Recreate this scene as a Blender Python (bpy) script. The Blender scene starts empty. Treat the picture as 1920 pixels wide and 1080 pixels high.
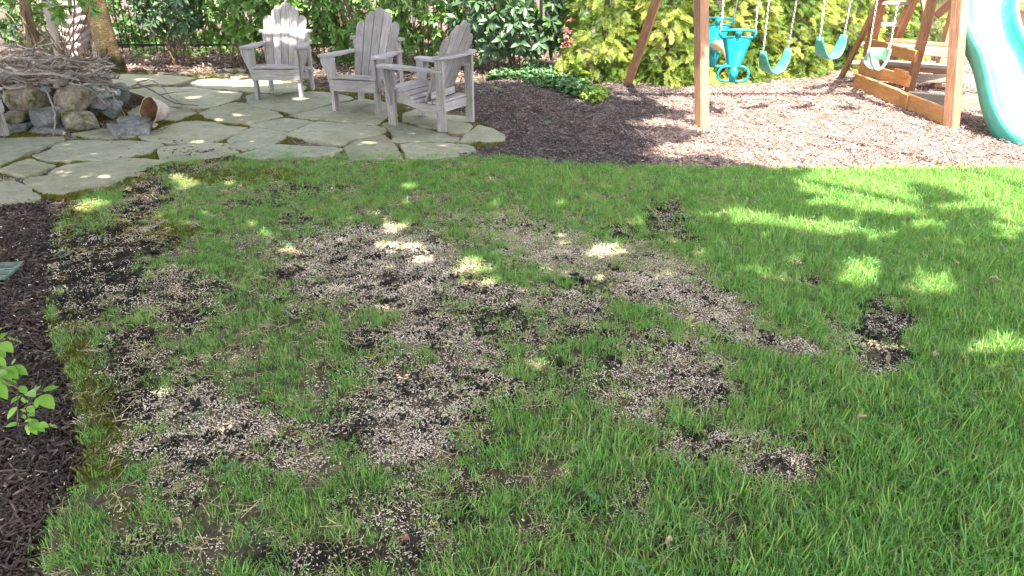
import bpy, bmesh, math, random
import numpy as np
from mathutils import Vector, Matrix, Euler
random.seed(7); R = np.random.default_rng(11)
scn = bpy.context.scene; COL = scn.collection

# ---------------------------------------------------------------- camera, world, sun
CAMZ, PITCH, FPX = 1.65, math.radians(25), 1400.0
cd = bpy.data.cameras.new('camera'); cam = bpy.data.objects.new('camera', cd); COL.objects.link(cam)
cam.location = (0, 0, CAMZ); cam.rotation_euler = (math.pi/2-PITCH, 0, 0)
cd.sensor_width = 36; cd.lens = 36*FPX/1920; cd.clip_start = 0.05; cd.clip_end = 400
scn.camera = cam
SUNV = Vector((0.13, -0.46, 1.0)).normalized()             # towards the sun
elev = math.asin(SUNV.z); azim = math.atan2(SUNV.x, SUNV.y)
w = bpy.data.worlds.new("World"); scn.world = w; w.use_nodes = True
nt = w.node_tree; bg = nt.nodes['Background']; sk = nt.nodes.new('ShaderNodeTexSky')
sk.sky_type = 'NISHITA'; sk.sun_disc = False; sk.sun_elevation = elev; sk.sun_rotation = azim
sk.air_density = 1.0; sk.dust_density = 2.5; sk.ozone_density = 1.0
hz = nt.nodes.new('ShaderNodeHueSaturation'); hz.inputs['Saturation'].default_value = .38; nt.links.new(sk.outputs[0], hz.inputs['Color']); nt.links.new(hz.outputs[0], bg.inputs[0]); bg.inputs[1].default_value = 0.15
sd = bpy.data.lights.new('sun', 'SUN'); sd.energy = 3.5; sd.angle = math.radians(0.55); sd.color = (1.0, 0.92, 0.80)
sun = bpy.data.objects.new('sun', sd); COL.objects.link(sun)
sun.rotation_euler = SUNV.to_track_quat('Z', 'Y').to_euler(); sun.location = (3, -6, 12)
scn.view_settings.view_transform = 'Standard'; scn.view_settings.look = 'None'
scn.view_settings.exposure = 2.95; scn.view_settings.gamma = 1; scn.view_settings.use_curve_mapping = False

# ---------------------------------------------------------------- measuring helpers (photo survey -> metres)
CP, SP = math.cos(PITCH), math.sin(PITCH)
def ray(px, py):
    dx = (px-960)/FPX; dy = -(py-540)/FPX
    return dx, CP+dy*SP, -SP+dy*CP
def U(px, py, z=0.0):
    r = ray(px, py); t = (z-CAMZ)/r[2]; return Vector((r[0]*t, r[1]*t, z))
def UY(px, py, Y):
    r = ray(px, py); t = Y/r[1]; return Vector((r[0]*t, Y, CAMZ+r[2]*t))
def UX(px, py, X):
    r = ray(px, py); t = X/r[0]; return Vector((X, r[1]*t, CAMZ+r[2]*t))
def PX(x, y, z=0.0):
    zc = y*CP-(z-CAMZ)*SP; u = y*SP+(z-CAMZ)*CP
    return 960+FPX*x/zc, 540-FPX*u/zc
def poly_in(x, y, P):
    x = np.asarray(x); y = np.asarray(y); ins = np.zeros(x.shape, bool); n = len(P)
    for i in range(n):
        x0, y0 = P[i][0], P[i][1]; x1, y1 = P[(i+1) % n][0], P[(i+1) % n][1]
        if y0 == y1: continue
        c = ((y0 > y) != (y1 > y)) & (x < (x1-x0)*(y-y0)/(y1-y0)+x0)
        ins ^= c
    return ins
# value noise, vectorised
_T = R.random((256, 256))
def vn(x, y, s=1.0, seed=0):
    x = np.asarray(x)*s+seed*17.3; y = np.asarray(y)*s+seed*9.1
    xi = np.floor(x).astype(int); yi = np.floor(y).astype(int); fx = x-xi; fy = y-yi
    fx = fx*fx*(3-2*fx); fy = fy*fy*(3-2*fy)
    a = _T[xi % 256, yi % 256]; b = _T[(xi+1) % 256, yi % 256]; c = _T[xi % 256, (yi+1) % 256]; d = _T[(xi+1) % 256, (yi+1) % 256]
    return (a*(1-fx)+b*fx)*(1-fy)+(c*(1-fx)+d*fx)*fy
def fbm(x, y, s=1.0, seed=0, o=4):
    v = 0; a = .5; t = 0
    for k in range(o): v = v+a*vn(x, y, s*2**k, seed+k); t += a; a *= .5
    return v/t

# ---------------------------------------------------------------- materials
def new_mat(name):
    m = bpy.data.materials.new(name); m.use_nodes = True; n = m.node_tree
    return m, n, n.nodes['Principled BSDF']
def N(n, t, **k):
    o = n.nodes.new(t)
    for a, b in k.items(): setattr(o, a, b)
    return o
def ramp(n, fac, stops):
    r = N(n, 'ShaderNodeValToRGB'); cr = r.color_ramp
    while len(cr.elements) < len(stops): cr.elements.new(.5)
    for e, (p, c) in zip(cr.elements, stops): e.position = p; e.color = (*c, 1)
    n.links.new(fac, r.inputs[0]); return r.outputs[0]
def noise(n, scale, detail=6, vec=None, rough=.6, dist=0):
    o = N(n, 'ShaderNodeTexNoise'); o.inputs['Scale'].default_value = scale; o.inputs['Detail'].default_value = detail
    o.inputs['Roughness'].default_value = rough; o.inputs['Distortion'].default_value = dist
    if vec is not None: n.links.new(vec, o.inputs['Vector'])
    return o.outputs['Fac']
def coords(n, kind='Object', sc=(1, 1, 1)):
    t = N(n, 'ShaderNodeTexCoord'); mp = N(n, 'ShaderNodeMapping'); mp.inputs['Scale'].default_value = sc
    n.links.new(t.outputs[kind], mp.inputs['Vector'])
    oi = N(n, 'ShaderNodeObjectInfo'); ml = N(n, 'ShaderNodeMath', operation='MULTIPLY'); ml.inputs[1].default_value = 37.0
    n.links.new(oi.outputs['Random'], ml.inputs[0]); cb = N(n, 'ShaderNodeCombineXYZ')
    for i in range(3): n.links.new(ml.outputs[0], cb.inputs[i])
    n.links.new(cb.outputs[0], mp.inputs['Location'])
    return mp.outputs[0], oi.outputs['Random']
def mix(n, f, a, b, mode='MIX'):
    o = N(n, 'ShaderNodeMix', data_type='RGBA', blend_type=mode)
    for s, v in ((0, f), (6, a), (7, b)):
        if isinstance(v, (int, float)): o.inputs[s].default_value = v
        elif isinstance(v, tuple): o.inputs[s].default_value = (*v, 1)
        else: n.links.new(v, o.inputs[s])
    return o.outputs[2]
def bump(n, b, h, strength=.4, dist=.01):
    o = N(n, 'ShaderNodeBump'); o.inputs['Strength'].default_value = strength; o.inputs['Distance'].default_value = dist
    n.links.new(h, o.inputs['Height']); n.links.new(o.outputs[0], b.inputs['Normal'])
def math_(n, op, a, b=None):
    o = N(n, 'ShaderNodeMath', operation=op)
    for i, v in enumerate((a, b)):
        if v is None: continue
        if isinstance(v, (int, float)): o.inputs[i].default_value = v
        else: n.links.new(v, o.inputs[i])
    return o.outputs[0]

def m_wood(name, c0, c1, c2, rough=.8, moss=None, fine=1.0):
    m, n, b = new_mat(name)
    v, rnd = coords(n, 'Object', (1.2, 14, 14))
    f = noise(n, 5*fine, 8, v, .65, .6)
    col = ramp(n, f, [(.28, c0), (.5, c1), (.72, c2)])
    v2, _ = coords(n, 'Object', (1, 1, 1))
    f2 = noise(n, 3.5, 5, v2)
    col = mix(n, math_(n, 'MULTIPLY', ramp(n, f2, [(.4, (0, 0, 0)), (.7, (1, 1, 1))]), .55), col, tuple(x*.62 for x in c1))
    v3, _ = coords(n, 'Object', (2.5, 60, 60)); f3 = noise(n, 6, 3, v3)
    col = mix(n, .5, col, ramp(n, f3, [(.35, (.68, .68, .68)), (.6, (1, 1, 1))]), 'MULTIPLY')
    if moss:
        f4 = noise(n, 6, 4, v2); col = mix(n, ramp(n, f4, [(.56, (0, 0, 0)), (.7, (.6, .6, .6))]), col, moss)
    hsv = N(n, 'ShaderNodeHueSaturation'); n.links.new(col, hsv.inputs['Color'])
    mr = N(n, 'ShaderNodeMapRange'); n.links.new(rnd, mr.inputs[0]); mr.inputs[3].default_value = .82; mr.inputs[4].default_value = 1.16
    n.links.new(mr.outputs[0], hsv.inputs['Value']); n.links.new(hsv.outputs[0], b.inputs['Base Color'])
    b.inputs['Roughness'].default_value = rough; b.inputs['Specular IOR Level'].default_value = .25
    bump(n, b, f3, .35, .003)
    return m
def m_noise(name, cols, scale=8, rough=.9, bs=.5, bd=.01, spec=.2, scale2=60, rand=.2, kind='Object'):
    m, n, b = new_mat(name); v, rnd = coords(n, kind)
    f = noise(n, scale, 8, v, .65)
    k = len(cols); col = ramp(n, f, [(.3+.4*i/(k-1), c) for i, c in enumerate(cols)])
    f2 = noise(n, scale2, 4, v)
    col = mix(n, .6, col, ramp(n, f2, [(.3, (.55, .55, .55)), (.65, (1, 1, 1))]), 'MULTIPLY')
    hsv = N(n, 'ShaderNodeHueSaturation'); n.links.new(col, hsv.inputs['Color'])
    mr = N(n, 'ShaderNodeMapRange'); n.links.new(rnd, mr.inputs[0]); mr.inputs[3].default_value = 1-rand; mr.inputs[4].default_value = 1+rand
    n.links.new(mr.outputs[0], hsv.inputs['Value']); n.links.new(hsv.outputs[0], b.inputs['Base Color'])
    b.inputs['Roughness'].default_value = rough; b.inputs['Specular IOR Level'].default_value = spec
    bump(n, b, f2, bs, bd); return m
def m_leaf(name, cols, rough=.45, spec=.5, trans=.3, tone=False, geo=True, tcol=None, wide=None):
    """leaf: diffuse+gloss with a share of translucency; per-leaf tint from instance / island / object randomness"""
    m, n, b = new_mat(name)
    oi = N(n, 'ShaderNodeObjectInfo'); r = oi.outputs['Random']
    if geo:
        g = N(n, 'ShaderNodeNewGeometry'); r = math_(n, 'FRACT', math_(n, 'ADD', r, g.outputs['Random Per Island']))
    k = len(cols); col = ramp(n, r, [(i/(k-1), c) for i, c in enumerate(cols)])
    if tone:
        at = N(n, 'ShaderNodeAttribute', attribute_type='INSTANCER', attribute_name='tone')
        col = mix(n, at.outputs['Fac'], col, tone)
    v, _ = coords(n, 'Object'); f = noise(n, 30, 3, v)
    col = mix(n, .5, col, ramp(n, f, [(.3, (.7, .7, .7)), (.6, (1, 1, 1))]), 'MULTIPLY')
    n.links.new(col, b.inputs['Base Color']); b.inputs['Roughness'].default_value = rough; b.inputs['Specular IOR Level'].default_value = spec
    if trans:
        tr = N(n, 'ShaderNodeBsdfTranslucent'); tc = mix(n, 1.0, col, tcol or (1.3, 1.25, .45), 'MULTIPLY'); n.links.new(tc, tr.inputs[0])
        ms = N(n, 'ShaderNodeMixShader'); ms.inputs[0].default_value = trans
        n.links.new(b.outputs[0], ms.inputs[1]); n.links.new(tr.outputs[0], ms.inputs[2]); n.links.new(ms.outputs[0], n.nodes['Material Output'].inputs[0])
    return m

M = {}
M['chair'] = m_wood('weathered_grey_wood', (.165, .145, .135), (.315, .29, .285), (.45, .425, .425), moss=(.22, .22, .13))
M['cedar'] = m_wood('stained_cedar', (.22, .10, .055), (.37, .19, .11), (.50, .31, .20), rough=.65)
M['orange'] = m_wood('orange_pine', (.36, .15, .05), (.50, .24, .09), (.60, .33, .15), rough=.7)
M['greywood'] = m_wood('grey_timber', (.22, .18, .15), (.36, .31, .27), (.48, .42, .38))
M['twig'] = m_noise('dead_branch_bark', [(.09, .075, .062), (.25, .21, .18), (.42, .37, .33)], 9, bs=.6, rand=.45)
M['bark'] = m_noise('tree_bark', [(.07, .05, .03), (.20, .14, .085), (.33, .25, .16)], 5, bs=1, bd=.03)
M['stem'] = m_noise('shrub_stem', [(.08, .055, .035), (.16, .11, .07), (.26, .19, .13)], 14)
M['seed'] = m_noise('grass_seed', [(.42, .33, .25), (.68, .57, .46), (.84, .76, .67)], 40, .8, 0, rand=.25)
M['clod'] = m_noise('black_compost', [(.010, .009, .008), (.022, .018, .016), (.045, .036, .03)], 40, .95, .6, .004, rand=.3)
M['chipdark'] = m_noise('shredded_bark', [(.026, .018, .015), (.068, .049, .041), (.15, .115, .098)], 30, .75, .5, .003, rand=.6)
M['chip'] = m_noise('wood_chip', [(.12, .08, .07), (.27, .185, .16), (.48, .37, .32)], 30, .85, .4, .003, rand=.5)
M['teal'] = None

def plastic(name, c, rough=.28):
    m, n, b = new_mat(name); v, _ = coords(n, 'Object'); f = noise(n, 9, 5, v)
    col = mix(n, ramp(n, f, [(.35, (0, 0, 0)), (.75, (.5, .5, .5))]), c, tuple(min(1, x*1.25+.04) for x in c))
    n.links.new(col, b.inputs['Base Color']); b.inputs['Roughness'].default_value = rough
    f9 = noise(n, 4, 6, coords(n, 'Object', (6, 6, .7))[0], .75); col2 = mix(n, ramp(n, f9, [(.55, (0, 0, 0)), (.75, (.4, .4, .4))]), col, (.42, .44, .36)); n.links.new(col2, b.inputs['Base Color'])
    f2 = noise(n, 60, 3, v); n.links.new(math_(n, 'ADD', math_(n, 'MULTIPLY', f2, .2), rough-.1), b.inputs['Roughness'])
    bump(n, b, f2, .05, .002); return m
M['slide'] = plastic('sea_green_plastic', (.035, .285, .225), .42)
M['teal'] = plastic('teal_plastic', (.0, .235, .26), .3)
M['sling'] = plastic('green_sling_rubber', (.04, .25, .19), .4)
M['mint'] = plastic('faded_mint_plastic', (.24, .40, .30), .45)
M['tan'] = plastic('orange_tan_plastic', (.70, .42, .20), .4)
M['chain'] = m_noise('galvanised_chain', [(.35, .35, .36), (.5, .5, .5), (.62, .62, .62)], 20, .45, .1, spec=.5); M['chain'].node_tree.nodes['Principled BSDF'].inputs['Metallic'].default_value = .7
M['iron'] = m_noise('black_iron', [(.012, .012, .012), (.02, .02, .02)], 10, .5)
M['bolt'] = m_noise('rusty_bolt', [(.06, .045, .04), (.12, .09, .07)], 10, .6)
# flagstone
def m_flag():
    m, n, b = new_mat('bluestone'); v, rnd = coords(n, 'Object')
    f = noise(n, 2.2, 8, v, .6, .8); col = ramp(n, f, [(.3, (.21, .22, .155)), (.5, (.27, .28, .205)), (.7, (.325, .33, .26))])
    f2 = noise(n, 14, 6, v, .7, .3); col = mix(n, .75, col, ramp(n, f2, [(.28, (.62, .60, .55)), (.55, (1, 1, 1))]), 'MULTIPLY')
    f3 = noise(n, 130, 3, v); col = mix(n, .5, col, ramp(n, f3, [(.35, (.6, .6, .6)), (.6, (1.0, 1.0, 1.0))]), 'MULTIPLY')
    vs, _ = coords(n, 'Object', (2.2, 9, 9)); f6 = noise(n, 1.6, 7, vs, .62, 1.6)
    cl = ramp(n, f6, [(.455, (1, 1, 1)), (.49, (.52, .50, .46)), (.525, (1, 1, 1))]); col = mix(n, .55, col, cl, 'MULTIPLY')
    f7 = noise(n, 26, 5, v, .8); col = mix(n, ramp(n, f7, [(.64, (0, 0, 0)), (.70, (.7, .7, .7))]), col, (.40, .39, .33))
    f5 = noise(n, 5, 4, v); col = mix(n, ramp(n, f5, [(.58, (0, 0, 0)), (.75, (.35, .35, .35))]), col, (.19, .17, .12))
    tint = ramp(n, rnd, [(0, (.86, .82, .70)), (.35, (1.05, .98, .89)), (.7, (.92, .92, .89)), (1, (1.10, 1.04, .96))])
    col = mix(n, 1.0, col, tint, 'MULTIPLY'); n.links.new(col, b.inputs['Base Color'])
    b.inputs['Roughness'].default_value = .8; b.inputs['Specular IOR Level'].default_value = .3
    bump(n, b, math_(n, 'ADD', f, math_(n, 'MULTIPLY', f2, .35)), .8, .02); return m
M['flag'] = m_flag()
def m_rock(name, cols, moss=.0):
    m, n, b = new_mat(name); v, rnd = coords(n, 'Object')
    f = noise(n, 7, 8, v, .65, .7); col = ramp(n, f, [(.3, cols[0]), (.5, cols[1]), (.68, cols[2])])
    f2 = noise(n, 45, 5, v, .7); col = mix(n, .7, col, ramp(n, f2, [(.35, (.45, .45, .45)), (.58, (1, 1, 1))]), 'MULTIPLY')
    if moss:
        f4 = noise(n, 9, 5, v); col = mix(n, ramp(n, f4, [(.62-moss*.3, (0, 0, 0)), (.72-moss*.25, (1, 1, 1))]), col, (.075, .085, .02))
    n.links.new(col, b.inputs['Base Color']); b.inputs['Roughness'].default_value = .9; b.inputs['Specular IOR Level'].default_value = .2
    bump(n, b, math_(n, 'ADD', f, math_(n, 'MULTIPLY', f2, .6)), .9, .02); return m
M['rock_tan'] = m_rock('tan_boulder', [(.12, .10, .07), (.25, .21, .155), (.40, .36, .29)], .25)
M['rock_grey'] = m_rock('grey_fieldstone', [(.08, .085, .08), (.16, .165, .16), (.27, .27, .265)])
M['rock_green'] = m_rock('green_slate', [(.10, .13, .115), (.19, .24, .21), (.32, .36, .33)])
M['rock_moss'] = m_rock('mossy_stone', [(.13, .12, .08), (.24, .22, .16), (.36, .34, .28)], .5)

# ---------------------------------------------------------------- object helpers
def link(name, me, mat=None, parent=None):
    o = bpy.data.objects.new(name, me); COL.objects.link(o)
    if mat and me and not me.materials: me.materials.append(mat)
    if parent: o.parent = parent
    return o
def tag(o, label=None, cat=None, group=None, kind=None):
    if label: o['label'] = label
    if cat: o['category'] = cat
    if group: o['group'] = group
    if kind: o['kind'] = kind
    return o
def thing(name, label, cat, loc=(0, 0, 0), rz=0, group=None):
    o = bpy.data.objects.new(name, None); o.empty_display_size = .1; COL.objects.link(o); o.location = loc; o.rotation_euler = (0, 0, rz)
    return tag(o, label, cat, group)
def mesh(name, V, F, smooth=False):
    me = bpy.data.meshes.new(name); me.from_pydata([tuple(v) for v in V], [], F); me.update()
    if smooth: me.polygons.foreach_set('use_smooth', [True]*len(me.polygons))
    return me
def mesh_np(name, V, Q, smooth=False):
    """V (n,3) array, Q (m,k) int array"""
    me = bpy.data.meshes.new(name); k = Q.shape[1]
    me.vertices.add(len(V)); me.vertices.foreach_set('co', np.asarray(V, np.float32).ravel())
    me.loops.add(Q.size); me.loops.foreach_set('vertex_index', Q.astype(np.int32).ravel())
    me.polygons.add(len(Q)); me.polygons.foreach_set('loop_start', np.arange(0, Q.size, k, dtype=np.int32))
    me.update(calc_edges=True)
    me.polygons.foreach_set('use_smooth', np.full(len(Q), smooth)); return me
def bm_mesh(name, bm, smooth=False):
    me = bpy.data.meshes.new(name); bm.normal_update(); bm.to_mesh(me); bm.free()
    if smooth: me.polygons.foreach_set('use_smooth', [True]*len(me.polygons))
    return me
def box_bm(sx, sy, sz, bev=.004, c=(0, 0, 0)):
    bm = bmesh.new(); bmesh.ops.create_cube(bm, size=1)
    for v in bm.verts: v.co = Vector((v.co.x*sx+c[0], v.co.y*sy+c[1], v.co.z*sz+c[2]))
    if bev: bmesh.ops.bevel(bm, geom=bm.edges[:], offset=min(bev, min(sx, sy, sz)*.3), segments=2, affect='EDGES', profile=.6)
    return bm
def board(name, a, b, w, t, mat, parent=None, up=(0, 0, 1), bev=.004):
    """a plank from a to b; w across, t along `up`; mesh is local so the grain runs along it"""
    a = Vector(a); b = Vector(b); L = (b-a).length; x = (b-a).normalized(); u = Vector(up); y = u.cross(x).normalized(); z = x.cross(y)
    bm = box_bm(L, w, t, bev); o = link(name, bm_mesh(name, bm), mat, parent)
    m = Matrix((x, y, z)).transposed().to_4x4(); m.translation = (a+b)/2; o.matrix_basis = m; return o
def prism(name, poly, t, mat, parent=None, mtx=None, bev=.003):
    """outline poly (u,v) extruded t; local X=u (grain), Y=v, Z=thickness"""
    bm = bmesh.new(); vs = [bm.verts.new((p[0], p[1], -t/2)) for p in poly]; f = bm.faces.new(vs)
    r = bmesh.ops.extrude_face_region(bm, geom=[f]); 
    for v in r['geom']:
        if isinstance(v, bmesh.types.BMVert): v.co.z += t
    bmesh.ops.recalc_face_normals(bm, faces=bm.faces[:])
    if bev:
        es = [e for e in bm.edges if abs(e.verts[0].co.z-e.verts[1].co.z) < 1e-6]
        bmesh.ops.bevel(bm, geom=es, offset=bev, segments=1, affect='EDGES')
    o = link(name, bm_mesh(name, bm), mat, parent)
    if mtx is not None: o.matrix_basis = mtx
    return o
def frame_m(o, x, y):
    x = Vector(x).normalized(); y = Vector(y); z = x.cross(y).normalized(); y = z.cross(x)
    m = Matrix((x, y, z)).transposed().to_4x4(); m.translation = Vector(o); return m
def tube_arrays(path, radii, sides=6, off=0):
    V = []; F = []; n = len(path); prev = None
    for i, p in enumerate(path):
        p = Vector(p); d = (Vector(path[min(i+1, n-1)])-Vector(path[max(i-1, 0)]))
        d = d.normalized() if d.length > 1e-9 else Vector((0, 0, 1))
        if prev is None: prev = d.orthogonal().normalized()
        a = (prev-d*prev.dot(d)); a = a.normalized() if a.length > 1e-6 else d.orthogonal().normalized(); prev = a; b = d.cross(a)
        for k in range(sides):
            t = 2*math.pi*k/sides; V.append(p+(a*math.cos(t)+b*math.sin(t))*radii[i])
    for i in range(n-1):
        for k in range(sides):
            k2 = (k+1) % sides; F.append([off+i*sides+k, off+i*sides+k2, off+(i+1)*sides+k2, off+(i+1)*sides+k])
    F.append([off+k for k in range(sides)][::-1]); F.append([off+(n-1)*sides+k for k in range(sides)])
    return V, F
def tubes(name, specs, mat, parent=None, sides=6, smooth=True):
    V = []; F = []
    for path, rad in specs:
        v, f = tube_arrays(path, rad, sides, len(V)); V += v; F += f
    return link(name, mesh(name, V, F, smooth), mat, parent)
def crooked(a, b, n=6, amp=.04, rnd=random):
    a = Vector(a); b = Vector(b); L = (b-a).length; out = []
    for i in range(n+1):
        t = i/n; p = a.lerp(b, t)
        if 0 < i < n: p += Vector((rnd.uniform(-1, 1), rnd.uniform(-1, 1), rnd.uniform(-1, 1)))*amp*L
        out.append(p)
    return out
# scattered stuff through geometry nodes (only for what nobody could count)
def scatter(name, pts, rot, scale, protos, mat=None, tone=None, label=None, cat=None, parent=None):
    n = len(pts); me = bpy.data.meshes.new(name); me.vertices.add(n); me.vertices.foreach_set('co', np.asarray(pts, np.float32).ravel())
    def att(nm, ty, key, a):
        x = me.attributes.new(nm, ty, 'POINT'); x.data.foreach_set(key, np.asarray(a, np.float32).ravel())
    att('rot', 'FLOAT_VECTOR', 'vector', rot); att('scl', 'FLOAT', 'value', scale)
    att('tone', 'FLOAT', 'value', tone if tone is not None else np.zeros(n))
    x = me.attributes.new('idx', 'INT', 'POINT'); x.data.foreach_set('value', R.integers(0, len(protos), n).astype(np.int32))
    o = link(name, me, None, parent)
    c = bpy.data.collections.new(name+'_pieces')
    for p in protos: c.objects.link(p)
    g = bpy.data.node_groups.new(name+'_scatter', 'GeometryNodeTree')
    g.interface.new_socket('Geometry', in_out='INPUT', socket_type='NodeSocketGeometry'); g.interface.new_socket('Geometry', in_out='OUTPUT', socket_type='NodeSocketGeometry')
    gi = g.nodes.new('NodeGroupInput'); go = g.nodes.new('NodeGroupOutput'); ip = g.nodes.new('GeometryNodeInstanceOnPoints'); ci = g.nodes.new('GeometryNodeCollectionInfo')
    ci.inputs['Collection'].default_value = c; ci.inputs['Separate Children'].default_value = True; ci.inputs['Reset Children'].default_value = True
    def na(nm, ty):
        q = g.nodes.new('GeometryNodeInputNamedAttribute'); q.data_type = ty; q.inputs[0].default_value = nm; return q.outputs['Attribute']
    L = g.links.new
    L(gi.outputs[0], ip.inputs['Points']); L(ci.outputs[0], ip.inputs['Instance']); ip.inputs['Pick Instance'].default_value = True
    L(na('idx', 'INT'), ip.inputs['Instance Index']); L(na('rot', 'FLOAT_VECTOR'), ip.inputs['Rotation']); L(na('scl', 'FLOAT'), ip.inputs['Scale']); L(ip.outputs[0], go.inputs[0])
    md = o.modifiers.new('scatter', 'NODES'); md.node_group = g
    o['kind'] = 'stuff'
    return tag(o, label, cat)
def proto(name, me, mat):
    o = bpy.data.objects.new(name, me)
    if not me.materials: me.materials.append(mat)
    return o

# ---------------------------------------------------------------- ground regions (surveyed outlines)
def G(*pts): return [tuple(U(x, y)[:2]) for x, y in pts]
EDGE_L = [(60, 1250), (75, 1080), (95, 985), (150, 905), (158, 830), (140, 740), (112, 670), (92, 610), (90, 545), (100, 470), (105, 430), (132, 375)]
EDGE_T = [(200, 352), (260, 325), (320, 305), (380, 298), (440, 294), (520, 289), (650, 288), (760, 292), (850, 294), (960, 301), (1080, 309), (1200, 314), (1400, 319), (1600, 322), (1920, 324), (2600, 330)]
LAWN = G(*EDGE_L, *EDGE_T)+[(7.5, 0.2), (-1.6, .2)]
BED = G(*EDGE_L)[:]+G((60, 372), (-60, 378), (-400, 400))+[(-7.9, 0.2), (-1.6, 0.2)]
PATIO = G((132, 375), *EDGE_T[:9], (900, 290), (952, 268), (950, 250), (905, 230), (880, 212), (800, 190), (720, 182), (640, 172), (580, 158), (560, 143), (380, 139), (200, 134), (60, 130), (-300, 150), (-400, 400), (-60, 378), (60, 372))
MULCH = [(-.36, 6.1), (-.05, 6.5), (-.1, 7.0)]+G((905, 230), (880, 212), (800, 190), (720, 182), (740, 168), (850, 165), (930, 150), (1000, 160), (1090, 172), (1150, 160), (1400, 158), (1500, 138), (1700, 110), (1830, 75), (2300, 75))+[(7.9, 12.0), (7.9, 5.4)]+G(*EDGE_T[::-1][1:-7])
def hgt(x, y):
    x = np.asarray(x, float); y = np.asarray(y, float)
    return (fbm(x, y, 1.1, 3)-.5)*.05+(fbm(x, y, 7, 5, 3)-.5)*.018

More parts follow.
